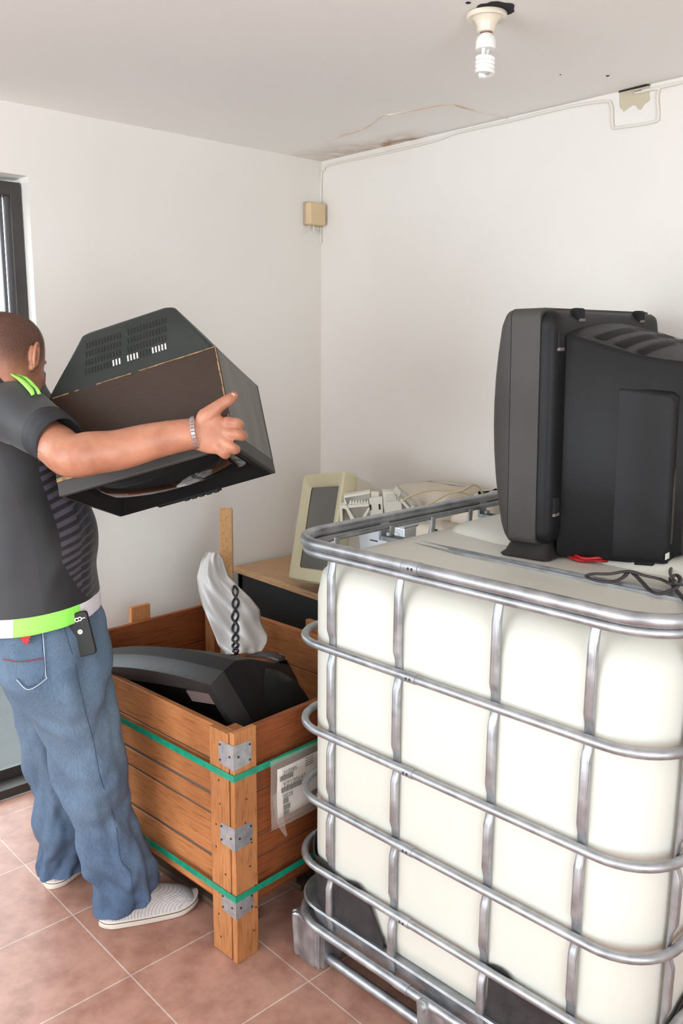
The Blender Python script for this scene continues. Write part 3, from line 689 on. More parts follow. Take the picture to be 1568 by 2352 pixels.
m_wink = mat('white_ink', (206, 202, 206), .5)
a = P(603, 1506, 2.84); b2 = P(650, 1516, 2.82); ex = (b2-a).normalized(); ez = -Fv; ey = ez.cross(ex).normalized(); ez = ex.cross(ey)
text_mesh('banner_text', 'ntactor', .014, iv @ frame(a-Fv*.02, ex, ey, ez), m_wink, ban, .0003)
text_mesh('banner_text', 'ecosen', .014, iv @ frame(P(612, 1513, 2.80), ex, ey, ez), m_wink, ban, .0003)
a = P(660, 1552, 2.72); b2 = P(672, 1612, 2.68); ex = (b2-a).normalized(); ez = -Fv; ey = ez.cross(ex).normalized(); ez = ex.cross(ey)
text_mesh('banner_text', 'ro Ecouxi', .015, iv @ frame(a, ex, ey, ez), m_wink, ban, .0003)

# ------------------------------------------------------------------ table and what lies on it
tb = empty('table', (-.25, -.62, 0)); tag(tb, 'wood-topped black table behind the crate against the right wall', 'table')
w_t = wood('table_top_wood', (206, 168, 128), (166, 124, 86), (12, 1.3, 12), rough=.35, dirt=.15)
m_tb = mat('table_black', (26, 26, 28), .5)
TX = -.49
link('table_top', BX((TX+.25, -.575, .680), (.245, .60, .705)), w_t, tb, smooth=False, bevel=.002)
link('front_panel', BX((TX+.265, -.57, .20), (TX+.283, .59, .680)), m_tb, tb, smooth=False)
for yy in (-.57, .56): link('leg', BX((TX+.265, yy, 0), (.22, yy+.025, .680)), m_tb, tb, smooth=False)
m_bei = mat('aged_beige_plastic', (206, 198, 166), .5, c2=(192, 182, 148), scale=3, bump=.06, bscale=150)
m_bei2 = mat('beige_plastic', (206, 196, 180), .5, c2=(190, 180, 164), scale=3, bump=.06, bscale=150)
m_scr1, nt, b = newmat('dusty_screen'); b.inputs['Base Color'].default_value = lin((82, 80, 76)); b.inputs['Roughness'].default_value = .35; b.inputs['Coat Weight'].default_value = .3
# monitor lying on its side: bezel plane from measured corners
bl, tl, trr = P(664, 1330, 3.30), P(700, 1091, 3.33), P(788, 1114, 3.02)
ez_ = (tl-bl).normalized(); ex_ = (trr-tl); ex_ = (ex_-ez_*ex_.dot(ez_)).normalized(); en = ex_.cross(ez_)      # en points to the viewer side
if en.dot(CAM-bl) < 0: en = -en
hM = (tl-bl).length; wM = .345
Mm = frame(bl, ex_, -en, ez_)        # local y = backwards
mon = empty('crt_monitor', None, M=Mm); tag(mon, 'aged beige tube monitor propped on its side on the table by the corner', 'monitor', None)
bm = bmesh.new()
def rr3(x0, x1, z0, z1, r, y, n=5): return [Vector(((x0+x1)/2+a, y, (z0+z1)/2+c)) for a, c in rrect((x1-x0)/2, (z1-z0)/2, r, n)]
loft(bm, [rr3(.058, wM-.045, .050, hM-.050, .012, .010), rr3(.050, wM-.035, .042, hM-.042, .012, 0), rr3(.006, wM-.006, .006, hM-.006, .012, -.006), rr3(0, wM, 0, hM, .014, 0), rr3(0, wM, 0, hM, .014, .045), rr3(.008, wM-.008, .008, hM-.008, .014, .055)], cap=False)
bmesh.ops.recalc_face_normals(bm, faces=bm.faces[:]); link('bezel', bm, m_bei, mon, angle=40)
bm = bmesh.new(); V = []
nn = 10
for i in range(nn+1):
    V.append([bm.verts.new(Vector((.052+(wM-.091)*j/nn, .012-.010*math.sin(PI*i/nn)*math.sin(PI*j/nn), .044+(hM-.088)*i/nn))) for j in range(nn+1)])
for i in range(nn):
    for j in range(nn): bm.faces.new((V[i][j], V[i][j+1], V[i+1][j+1], V[i+1][j]))
bmesh.ops.recalc_face_normals(bm, faces=bm.faces[:]); link('screen', bm, m_scr1, mon, angle=80)
bm = bmesh.new(); loft(bm, [rr3(.008, wM-.008, .008, hM-.008, .02, .052), rr3(.012, wM-.012, .014, hM-.016, .03, .12), rr3(.03, wM-.03, .05, hM-.05, .05, .22), rr3(.06, wM-.06, .09, hM-.09, .05, .26)])
bmesh.ops.recalc_face_normals(bm, faces=bm.faces[:]); link('rear_housing', bm, m_bei2, mon, angle=40)
bm = bmesh.new()
rg = []
for rad, xx in ((.05, -.002), (.105, -.012), (.11, -.022), (.10, -.030), (.03, -.034)): rg.append([Vector((xx, .11+rad*math.cos(2*PI*k/24), hM*.52+rad*math.sin(2*PI*k/24))) for k in range(24)])
loft(bm, rg); bmesh.ops.recalc_face_normals(bm, faces=bm.faces[:]); link('swivel_base', bm, mat('grey_plastic', (168, 168, 168), .5), mon)

def boxP(name, x0, x1, y0, y1, z0, z1, m, parent=None, bevel=.004, rz=0):
    c = Vector(((x0+x1)/2, (y0+y1)/2, z0)); 
    bm = BX((-(x1-x0)/2, -(y1-y0)/2, 0), ((x1-x0)/2, (y1-y0)/2, z1-z0)); o = link(name, bm, m, parent, bevel=bevel, smooth=False)
    if parent is None: o.location = c; o.rotation_euler = (0, 0, rz)
    return o
# silver computer chassis
m_chrome = mat('bright_steel', (232, 236, 242), .3, .35, (214, 220, 228), 4)
ch = empty('computer_chassis', (-.31, -.87, .72), math.radians(4)); tag(ch, 'silver metal computer chassis standing on the table behind the tank rail', 'computer case')
link('steel_shell', BX((-.12, -.06, 0), (.03, .30, .285)), m_chrome, ch, smooth=False, bevel=.003)
bm = bmesh.new()
for y, z, a, c in ((.06, .22, .035, .004), (.02, .245, .006, .004), (.22, .21, .03, .004), (.17, .17, .004, .10), (.10, .25, .02, .003)): box(bm, (-.1215, y, z), (-.1203, y+a, z+c))
link('slot', bm, m_dark, ch, smooth=False)
bm = bmesh.new(); tube(bm, [Vector((-.120, -.02, .25)), Vector((-.126, -.02, .25))], [.024, .020], 20); link('clip', bm, m_chrome, ch)
link('steel_lip', BX((-.121, -.06, .287), (.03, .30, .290)), m_chrome, ch, smooth=False)
# white plastic inner frames of drive bays
m_wp = mat('white_abs', (226, 222, 210), .5, c2=(214, 210, 198), scale=5)
wf = empty('plastic_bay_frame', P(830, 1160, 3.0)); 
tag(wf, 'broken off-white plastic drive bay frame with ribs, on top of the silver chassis', 'plastic frame')
bpy.context.view_layer.update()
wi = wf.matrix_world.inverted(); dW = 3.0
def pl(poly, d, th, nm, mm=None, par=None, inv=None):
    bm = bmesh.new(); A = [P(x, y, d) for x, y in poly]; prism(bm, A, Fh*th); bm.transform(inv if inv is not None else wi); link(nm, bm, mm or m_wp, par or wf, smooth=False, bevel=.0008, seg=1)
pl([(789, 1140), (850, 1130), (852, 1200), (792, 1205)], 3.02, .004, 'back_plate')
pl([(789, 1139), (850, 1129), (850, 1134), (792, 1144), (797, 1160), (791, 1162)], 2.97, .05, 'rim')
pl([(779, 1162), (791, 1160), (797, 1162), (822, 1205), (812, 1208), (794, 1170), (786, 1168), (787, 1204), (781, 1204)], 2.95, .06, 'bracket')
pl([(798, 1161), (846, 1157), (848, 1163), (800, 1167)], 2.94, .05, 'rib')
pl([(846, 1165), (850, 1168), (834, 1198), (828, 1196)], 2.94, .04, 'rib')
for k in range(7): pl([(801+k*6.5, 1158), (805+k*6.5, 1148), (808+k*6.5, 1157)], 2.96, .006, 'tooth')
for k in range(5): pl([(818+k*4, 1197), (820+k*4, 1187), (822+k*4, 1196)], 2.95, .006, 'tooth')
pl([(848, 1144), (878, 1141), (880, 1192), (850, 1196)], 2.955, .012, 'latch_plate'); pl([(852, 1130), (870, 1131), (870, 1146), (852, 1146)], 2.98, .02, 'latch_tab')
pl([(848, 1160), (852, 1159), (853, 1171), (849, 1172)], 2.953, .004, 'hole', m_dark); pl([(869, 1158), (873, 1158), (874, 1170), (870, 1171)], 2.953, .004, 'hole', m_dark)
pl([(879, 1130), (913, 1130), (915, 1150), (922, 1152), (923, 1182), (885, 1188), (880, 1160)], 2.96, .06, 'block_front')
pl([(886, 1135), (909, 1135), (911, 1149), (887, 1152)], 2.955, .006, 'recess', mat('white_abs2', (206, 201, 188), .5))
g2 = empty('plastic_bracket', P(930, 1150, 2.95)); tag(g2, 'grey-beige plastic bracket leaning across the off-white bay frame', 'plastic bracket'); bpy.context.view_layer.update(); gi = g2.matrix_world.inverted()
pl([(901, 1127), (911, 1116), (935, 1135), (962, 1164), (952, 1173), (925, 1140)], 2.93, .03, 'arm', mat('greybeige', (176, 172, 158), .5), g2, gi)
pl([(901, 1127), (911, 1117), (922, 1130), (916, 1142)], 2.925, .004, 'face', mat('greybeige2', (196, 192, 178), .5), g2, gi)
pl([(940, 1172), (948, 1162), (964, 1172), (958, 1180), (942, 1178)], 2.90, .02, 'foot', m_wp, g2, gi)
pl([(922, 1145), (942, 1168), (938, 1172), (920, 1152)], 2.92, .02, 'strut', m_wp, g2, gi)
# beige cases and monitors further along the table
def rbox(name, label, cat, x0, x1, y0, y1, z0, z1, m, rz=0, dome=0, grp=None):
    g = empty(name, ((x0+x1)/2, (y0+y1)/2, z0), rz); tag(g, label, cat, grp); hx, hy, h = (x1-x0)/2, (y1-y0)/2, z1-z0
    bm = bmesh.new(); rg = []
    for z, i in ([(0, .01), (.015, 0), (h*.6, 0), (h*.8, .01+dome*.12), (h*.93, .03+dome*.4), (h, .07+dome)] if dome else [(0, .004), (.006, 0), (h-.01, 0), (h, .008)]):
        rg.append([Vector((x, y, z)) for x, y in rrect(max(hx-i, .02), max(hy-i, .02), min(.04 if dome else .01, hx*.5), 5)])
    loft(bm, rg); link('housing', bm, m, g, angle=50); return g, hx, hy, h
g, hx, hy, h = rbox('beige_case', 'small beige plastic computer case beside the silver chassis', 'computer case', -.43, -.31, -1.12, -.99, .705, 1.03, m_bei2)
bm = bmesh.new(); 
for i in range(9):
    for j in range(4): box(bm, (-hx-.001, -.034+j*.008, .22+i*.012), (-hx+.002, -.029+j*.008, .227+i*.012))
link('vent', bm, m_dark, g, smooth=False)
g, hx, hy, h = rbox('crt_monitor', 'beige tube monitor with a rounded back between the bay frames and the wall', 'monitor', -.30, -.03, -1.02, -.70, .9951, 1.125, m_bei2, 0, .03)
g, hx, hy, h = rbox('crt_monitor', 'pale beige tube monitor nearest the black television on the tank', 'monitor', -.30, -.03, -1.195, -.99, .705, 1.128, mat('pale_beige', (218, 206, 192), .5, c2=(202, 188, 172), scale=3), 0, .02)
link('socket_recess', BX((-hx-.002, -.07, .24), (-hx+.004, .01, .29)), m_dark, g, smooth=False)
g, hx, hy, h = rbox('crt_monitor', 'lower beige tube monitor on the table between the silver chassis and the wall', 'monitor', -.30, -.03, -.97, -.70, .705, .99, m_bei2, 0, .0)
S_ = bpy.data.objects
m_cab = mat('beige_cable', (186, 166, 132), .5)
cbl = link('beige_cable', TB(smoothpath([P(925, 1150, 2.9), P(945, 1138, 2.88), P(975, 1128, 2.86), (P(1010, 1125, 2.84)), P(1040, 1128, 2.82), P(1078, 1136, 2.80), P(1100, 1150, 2.80)], 8), .0036, 8), m_cab)
tag(cbl, 'beige cable arching low over the old monitors behind the tank', 'cable', 'beige cables over the monitors')
cbl = link('beige_cable', TB(smoothpath([P(955, 1175, 2.84), P(975, 1163, 2.84), P(1000, 1150, 2.83), P(1030, 1133, 2.81), P(1060, 1127, 2.79), P(1080, 1116, 2.78), P(1092, 1115, 2.78), P(1106, 1130, 2.78), P(1112, 1150, 2.80)], 8), .0036, 8), m_cab)
tag(cbl, 'beige cable looping highest over the old monitors behind the tank', 'cable', 'beige cables over the monitors')

# ------------------------------------------------------------------ television on the tank
ta = math.radians(8)
tv2 = empty('television', (-.784, -1.632, 1.106), ta); tag(tv2, 'large dark grey tube television seen from behind, standing on the tank', 'television')
TW, TH = .65, .59
def ytb(z): return .012+.038*(1-((z-.33)/.31)**2)     # bulge of the front moulding
# bezel shell: rings over depth
def trect(x0, x1, z0, z1, r, y, n=6, f=None):
    out = []
    for a_, c_ in rrect((x1-x0)/2, (z1-z0)/2, r, n):
        x, z = (x0+x1)/2+a_, (z0+z1)/2+c_; out.append(Vector((x, (f(x, z) if f else y), z)))
    return out
bm = bmesh.new()
def dens(r):     # add points along the long sides so that the bulge reads
    o_ = []
    for i, p in enumerate(r):
        q = r[(i+1) % len(r)]; o_.append(p); n = 8 if (q-p).length > .1 else 1
        for k in range(1, n): o_.append(p.lerp(q, k/n))
    return o_
def ring2(x0, x1, z0, z1, r, yf): return [Vector((p.x, yf(p), p.z)) for p in dens(trect(x0, x1, z0, z1, r, 0))]
loft(bm, [ring2(.09, TW-.09, .10, TH-.06, .03, lambda p: ytb(p.z)-.004), ring2(.02, TW-.02, .045, TH-.015, .03, lambda p: ytb(p.z)), ring2(.006, TW-.006, .032, TH-.004, .025, lambda p: ytb(p.z)-.012), ring2(0, TW, .028, TH, .022, lambda p: -.004)], cap=True)
bmesh.ops.recalc_face_normals(bm, faces=bm.faces[:]); link('front_moulding', bm, m_gry, tv2, angle=50)
bm = bmesh.new(); loft(bm, [ring2(0, TW, .028, TH, .020, lambda p: -.0055), ring2(.0, TW, .028, TH, .020, lambda p: -.080), ring2(.012, TW-.012, .036, TH-.010, .02, lambda p: -.0802)], cap=True)
bmesh.ops.recalc_face_normals(bm, faces=bm.faces[:]); link('bezel', bm, m_gry, tv2, angle=40)
bm = bmesh.new(); V = []
for i in range(11): V.append([bm.verts.new(Vector((.08+.49*j/10, ytb(.33)+.012+.0*i, .09+.44*i/10)) + Vector((0, -.03*((j-5)/5)**2-.03*((i-5)/5)**2, 0))) for j in range(11)])
for i in range(10):
    for j in range(10): bm.faces.new((V[i][j], V[i+1][j], V[i+1][j+1], V[i][j+1]))
m_crt, nt, b = newmat('crt_glass'); b.inputs['Base Color'].default_value = lin((34, 34, 34)); b.inputs['Roughness'].default_value = .06; b.inputs['Coat Weight'].default_value = 1; b.inputs['Coat Roughness'].default_value = .03
o = link('screen', bm, m_crt, tv2, angle=80); s_ = o.modifiers.new('s', 'SOLIDIFY'); s_.thickness = .01
# rear shell: flange with rounded rim
bm = bmesh.new(); fr = []
for i_, y in ((.004, -.078), (.003, -.098), (.010, -.110), (.024, -.117), (.05, -.119)): fr.append(dens(trect(i_, TW-i_, .028+i_, TH-.004-i_, .03, y)))
loft(bm, fr); bmesh.ops.recalc_face_normals(bm, faces=bm.faces[:]); link('rear_flange', bm, m_blk2, tv2, angle=50)
# funnel body
def body_ring(y, x0, x1, zb_, zs, zt_, n=18):
    """flat bottom, upright sides to zs, arched top to zt_"""
    pts = [Vector((x0+.01, y, zb_)), Vector((x0, y, zb_+.012)), Vector((x0, y, (zb_+zs)/2)), Vector((x0+.001, y, zs-.012)), Vector((x0+.008, y, zs))]
    for k in range(1, n): 
        t = k/n; pts.append(Vector((x0+.008+(x1-x0-.016)*t, y, zs+(zt_-zs)*math.sin(PI*t)**.8)))
    pts += [Vector((x1-.008, y, zs)), Vector((x1-.001, y, zs-.012)), Vector((x1, y, (zb_+zs)/2)), Vector((x1, y, zb_+.012)), Vector((x1-.01, y, zb_))]
    return pts
bm = bmesh.new(); loft(bm, [body_ring(*q) for q in ((-.112, .052, TW-.052, -.004, .535, .560), (-.122, .056, TW-.056, -.004, .530, .556), (-.20, .066, TW-.066, -.002, .505, .532), (-.28, .078, TW-.078, .0, .480, .505), (-.33, .10, TW-.10, .006, .470, .485), (-.38, .14, TW-.14, .02, .462, .474))])
bmesh.ops.recalc_face_normals(bm, faces=bm.faces[:]); bod = link('back_cover', bm, m_blk2, tv2, angle=40)
bm = bmesh.new(); loft(bm, [dens(trect(x0, TW-x0, .004, zt_, .014, y)) for x0, zt_, y in ((.071, .412, -.245), (.074, .410, -.27), (.090, .398, -.352), (.10, .388, -.362))])
bmesh.ops.recalc_face_normals(bm, faces=bm.faces[:]); link('tail_housing', bm, m_blk2, tv2, angle=40)
# top vents: three bands of fine slots
m_vent = mat('vent_shadow', (24, 23, 24), .9); bm = bmesh.new()
for (ya, yb_) in ((-.165, -.195), (-.215, -.245), (-.265, -.290)):
    for k in range(46):
        if k in (22, 23): continue
        x = .10+k*.0098; y = ya
        def zt2(y, x):
            x0 = .066+.012*(-y-.2)/.08; t = (x-x0)/(TW-2*x0); b0 = .505-(-y-.20)*.31; return b0+.027*math.sin(PI*min(max(t, 0), 1))**.8
        q = [Vector((x, ya, zt2(ya, x)+.0012)), Vector((x+.005, ya, zt2(ya, x)+.0012)), Vector((x+.005, yb_, zt2(yb_, x)+.0012)), Vector((x, yb_, zt2(yb_, x)+.0012))]
        bm.faces.new([bm.verts.new(c) for c in q])
link('vent', bm, m_vent, bod, smooth=False)
# screw recesses on the flange
bm = bmesh.new()
m_rec = mat('recess_edge', (112, 104, 100), .6)
for z in (.515, .125):
    o = link('screw_recess', BX((.018, -.1205, z-.022), (.044, -.112, z+.022)), m_vent, tv2, bevel=.004, smooth=False)
    link('recess_lip', BX((.018, -.1215, z-.024), (.044, -.114, z-.016)), m_rec, o, smooth=False, bevel=.002)
for x in (.13, .50):
    o = link('screw_recess', BX((x-.02, -.121, .562), (x+.02, -.098, .590)), m_vent, tv2, bevel=.006, smooth=False)
    link('recess_lip', BX((x-.01, -.1205, .558), (x+.021, -.112, .566)), m_rec, o, smooth=False, bevel=.002)
bm.free()
# rear connector plate with arched recess
pts = [Vector((.118, -.3635, .05))]+[Vector((.118+.20-.20*math.cos(PI*k/16/2), -.3635, .20+.09*math.sin(PI*k/16/2))) for k in range(17)]+[Vector((.45, -.3635, .29)), Vector((.45, -.3635, .05))]
bm = bmesh.new(); prism(bm, pts, (0, .004, 0)); av = link('connector_panel', bm, mat('dusty_panel', (58, 54, 48), .7, c2=(76, 70, 60), scale=30, bump=.3, bscale=60), tv2, smooth=False)
for k in range(5):
    for j in range(2): link('socket', TB([Vector((.15+.03*j, -.363, .08+.03*k)), Vector((.15+.03*j, -.371, .08+.03*k))], .007, 12), mat('metal_socket', (150, 140, 120), .4, .6), av)
link('sticker', BX((.091, -.3637, .018), (.113, -.362, .032)), mat('white_sticker', (226, 226, 220), .6), tv2, smooth=False)
# stand foot at the front and small rear foot
bm = bmesh.new(); loft(bm, [trect(.03, TW-.03, 0, 1, .0, 0)] if False else [[Vector((x, y, z)) for x, y in rrect(TW/2-i_, .055-j, .02, 5, TW/2, -.046+k_)] for z, i_, j, k_ in ((-.007, .004, -.012, 0), (-.003, .0, -.012, 0), (.004, .010, -.004, 0), (.034, .03, .006, 0))])
bmesh.ops.recalc_face_normals(bm, faces=bm.faces[:]); link('stand', bm, m_blk, tv2, angle=40)
for x in (.12, TW-.12): link('foot', BX((x-.03, -.335, -.008), (x+.03, -.29, .008)), m_blk2, tv2, smooth=False, bevel=.003)
# marks: lean of the set as it sits on the uneven rail
tv2.rotation_euler = (math.radians(-1.0), math.radians(-1.0), ta)
# red cable coil below
_t = Fv+Rv*((1372-784)/FPX)-Uv*((1273-1176)/FPX); _t = CAM+_t*((1.106-CAM.z)/_t.z); rcx, rcy = _t.x, _t.y
bm = bmesh.new()
pts = []
for i in range(110):
    a = i/109*2*PI*3.2; pts.append(Vector((rcx+.085*math.cos(a)+.006*math.sin(i*.4), rcy+.06*math.sin(a), 1.1035+.004*(i/109)*3+.002*math.sin(i))))
rc = link('red_cable', TB(pts, .0035, 8), mat('red_cable', (176, 20, 26), .4)); tag(rc, 'coiled red cable lying on the tank under the television', 'cable')
# black power cord on top of the tank
m_cord = mat('grey_black_cord', (72, 66, 68), .38, c2=(58, 54, 56))
def T(px, py, z): # point of the tank top seen at a pixel
    d = Fv+Rv*((px-784)/FPX)-Uv*((py-1176)/FPX); t = (z-CAM.z)/d.z; return CAM+d*t
zz = 1.1065
seq = [(1600, 1420, 0), (1568, 1374, 0), (1548, 1350, 0), (1541, 1335, .004), (1543, 1325, .01), (1554, 1321, .012), (1562, 1332, .01), (1553, 1348, .004), (1535, 1358, 0), (1512, 1364, 0), (1492, 1356, 0), (1474, 1337, .004), (1456, 1319, .010), (1444, 1313, .014), (1432, 1325, .008), (1414, 1334, .002), (1385, 1336, 0), (1352, 1328, 0), (1349, 1321, .004), (1366, 1318, .008), (1400, 1318, .012), (1432, 1313, .016), (1450, 1313, .016), (1480, 1322, .012), (1515, 1330, .008), (1538, 1340, .01), (1560, 1342, .008), (1600, 1350, .004)]
bm = bmesh.new(); pth = smoothpath([T(x, y, zz+h_) for x, y, h_ in seq], 7)
tube(bm, pth, .0040, 8, prof=[(1.35*math.cos(2*PI*k/12), .75*math.sin(2*PI*k/12)) for k in range(12)], up=(0, 0, 1))
tube(bm, smoothpath([T(x, y, zz+h_) for x, y, h_ in ((1600, 1296, .0), (1575, 1295, 0), (1555, 1298, .004), (1541, 1306, .006), (1539, 1318, .008), (1545, 1330, .016), (1552, 1338, .016))], 7), .0040, 8)
pc = link('power_cord', bm, m_cord); tag(pc, 'grey-black power cord looped and knotted on the tank top beside the television', 'power cord')

# ------------------------------------------------------------------ television in the man's hands
Rt = [Vector((.613, -.733, .294)), Vector((.099, .441, .892)), Vector((-.784, -.518, .343))]
Rt[0].normalize(); Rt[1] = (Rt[1]-Rt[0]*Rt[1].dot(Rt[0])).normalized(); Rt[2] = Rt[0].cross(Rt[1])
tv1 = empty('television', None, M=frame((-1.597, -.883, 1.236), Rt[0], Rt[1], Rt[2])); tag(tv1, 'old wood-veneered tube television held face down by the man', 'television')
W1, H1, D1 = .47, .313, .257
m_ven = wood('dark_veneer', (62, 47, 38), (48, 37, 30), (2.5, 40, 40), rough=.5, dirt=.25)
m_side = mat('grey_veneer', (112, 108, 102), .5, c2=(98, 94, 90), scale=4, stretch=(1, 1, 6))
m_edge = mat('chipped_edge', (178, 140, 96), .8, c2=(90, 70, 52), scale=60)
def loc1(n, a, b_, m, par=tv1, **k): return link(n, BX(a, b_), m, par, **k)
loc1('cabinet_top', (0, .036, -.012), (W1, D1, 0), m_ven, smooth=False)
loc1('cabinet_bottom', (0, .036, -H1), (W1, D1, -H1+.012), m_ven, smooth=False)
loc1('cabinet_side', (W1-.012, .036, -H1+.0121), (W1, D1, -.0121), m_side, smooth=False)
loc1('cabinet_side', (0, .036, -H1+.0121), (.012, D1, -.0121), m_side, smooth=False)
bm = bmesh.new(); rnd = random.Random(4)
x = 0
while x < W1-.02:
    l_ = rnd.uniform(.01, .06); t = rnd.choice((0, .0012, .002, .0025))
    if t: box(bm, (x, D1-t, -.0015), (min(x+l_, W1), D1+.0006, .0006))
    x += l_
y = .05
while y < D1-.01:
    l_ = rnd.uniform(.008, .04); t = rnd.choice((0, .0015, .0025))
    if t: box(bm, (W1-t, y, -.002), (W1+.0007, y+l_, .0007))
    y += l_
box(bm, (0, .036, -.001), (.10, .041, .0007)); box(bm, (0, .036, -.001), (.05, .046, .0006))
link('chipped_edge', bm, m_edge, tv1, smooth=False)
# front frame: bevelled in to the picture tube
bm = bmesh.new()
def r1(x0, x1, z0, z1, y): return [Vector((x0, y, z0)), Vector((x1, y, z0)), Vector((x1, y, z1)), Vector((x0, y, z1))]
loft(bm, [r1(0, W1, -H1, 0, .035), r1(0, W1, -H1, 0, 0), r1(.010, W1-.010, -H1+.012, -.010, -.002), r1(.045, W1-.045, -H1+.055, -.035, .022), r1(.046, W1-.046, -H1+.056, -.036, .05)], cap=False)
bmesh.ops.recalc_face_normals(bm, faces=bm.faces[:]); link('front_frame', bm, m_gry, tv1, smooth=False, bevel=.002)
bm = bmesh.new(); loft(bm, [r1(.0101, W1-.0101, -H1+.0121, -.0101, -.0026), r1(.045, W1-.045, -H1+.055, -.035, .0214)], cap=False)
bmesh.ops.recalc_face_normals(bm, faces=bm.faces[:]); o = link('inner_bezel', bm, m_blk2, tv1, smooth=False)
bm = bmesh.new(); V = []
for i in range(13): V.append([bm.verts.new(Vector((.04+(W1-.08)*j/12, .030-.034*math.sin(PI*(.12+.76*j/12))*math.sin(PI*(.12+.76*i/12)), -H1+.05+(H1-.08)*i/12))) for j in range(13)])
for i in range(12):
    for j in range(12): bm.faces.new((V[i][j], V[i+1][j], V[i+1][j+1], V[i][j+1]))
bmesh.ops.recalc_face_normals(bm, faces=bm.faces[:]); o = link('screen', bm, m_crt, tv1, angle=80); s_ = o.modifiers.new('s', 'SOLIDIFY'); s_.thickness = .006; s_.offset = 0
o = loc1('control_strip', (.12, -.005, -H1-.003), (W1-.16, .02, -H1+.014), m_blk2, smooth=False, bevel=.002)
for k in range(5): link('button', BX((.20+.022*k, -.008, -H1+.000), (.214+.022*k, -.004, -H1+.010)), m_blk, o, smooth=False)
# back cover frustum with vent slots
m_bc = mat('back_cover_black', (46, 49, 47), .42, spec=.25, c2=(54, 57, 54), scale=5, bump=.06, bscale=90)
bm = bmesh.new()
def rq(x0, x1, z0, z1, y, r): return [Vector((p.x, y, p.z)) for p in trect(x0, x1, z0, z1, r, y, 4)]
loft(bm, [rq(.006, W1-.006, -H1+.01, -.004, D1-.004, .008), rq(.010, W1-.010, -H1+.014, -.004, D1+.012, .012), rq(.108, W1-.094, -H1+.085, -.022, D1+.150, .016), rq(.120, W1-.108, -H1+.097, -.030, D1+.158, .016)])
bmesh.ops.recalc_face_normals(bm, faces=bm.faces[:]); bc = link('back_cover', bm, m_bc, tv1, angle=40)
bm = bmesh.new(); bm2 = bmesh.new(); rnd = random.Random(8)
for row in range(4):
    for grp, (xa, n_) in enumerate(((.118, 12), (.236, 13))):
        for k in range(n_):
            y0 = D1+.036+row*.0245; x = xa+k*.0086+(row*.003); f = (y0-D1-.012)/.138
            zc = -.004-.018*f+.0007
            zc2 = -.004-.018*((y0+.017-D1-.012)/.138)+.0007
            lit = row == 0 and ((grp == 1 and (k < 4 or k > 7)) or (grp == 0 and k > 8))
            bb = bm2 if lit else bm
            q = [Vector((x, y0, zc)), Vector((x+.0042, y0, zc)), Vector((x+.0042, y0+.017, zc2)), Vector((x, y0+.017, zc2))]
            bb.faces.new([bb.verts.new(c) for c in q])
link('vent_slot', bm, m_vent, bc, smooth=False); link('vent_slot_open', bm2, mat('wall_seen_through', (206, 200, 194), .7), bc, smooth=False)

# ------------------------------------------------------------------ the man
m_skin, nt, b = newmat('skin'); L = nt.links
tc = N(nt, 'ShaderNodeTexCoord'); n1 = N(nt, 'ShaderNodeTexNoise'); n1.inputs['Scale'].default_value = 22; n1.inputs['Detail'].default_value = 5; L.new(tc.outputs['Object'], n1.inputs[0])
r = ramp(nt, [(.3, lin((164, 106, 82))), (.7, lin((190, 132, 104)))]); L.new(n1.outputs['Fac'], r.inputs[0]); L.new(r.outputs[0], b.inputs['Base Color'])
b.inputs['Roughness'].default_value = .45; b.inputs['Subsurface Weight'].default_value = .12; b.inputs['Subsurface Radius'].default_value = (.02, .008, .004); b.inputs['Subsurface Scale'].default_value = .6
n2 = N(nt, 'ShaderNodeTexNoise'); n2.inputs['Scale'].default_value = 260; L.new(tc.outputs['Object'], n2.inputs[0])
bp = N(nt, 'ShaderNodeBump'); bp.inputs['Strength'].default_value = .12; bp.inputs['Distance'].default_value = .001; L.new(n2.outputs['Fac'], bp.inputs['Height']); L.new(bp.outputs[0], b.inputs['Normal'])

def ring(c, hw, hd, n=48, tilt=0, e=.92, ax=None, ay=None, yoff=None):
    """superellipse ring, angle 0 = picture right, -90 = towards the camera"""
    ax = ax or Rh; ay = ay or Fh; out = []
    for k in range(n):
        a = 2*PI*k/n; ca, sa = math.cos(a), math.sin(a)
        x = hw*math.copysign(abs(ca)**e, ca); y = hd*math.copysign(abs(sa)**e, sa)
        p = c+ax*x+ay*y; p = p+Vector((0, 0, tilt*x)); out.append(p)
    return out
def pring(cx, cy, d, hwpx, hd, **k): return ring(P(cx, cy, d), hwpx/FPX*d, hd, **k)
def lerp_rings(keys, n):   # Catmull-Rom between key rings
    out = []
    for i in range(len(keys)-1):
        p0 = keys[max(i-1, 0)]; p1 = keys[i]; p2 = keys[i+1]; p3 = keys[min(i+2, len(keys)-1)]
        for k in range(n):
            t = k/n; out.append([.5*((2*b_)+(c-a)*t+(2*a-5*b_+4*c-d)*t*t+(3*b_-a-3*c+d)*t**3) for a, b_, c, d in zip(p0, p1, p2, p3)])
    out.append(keys[-1]); return out

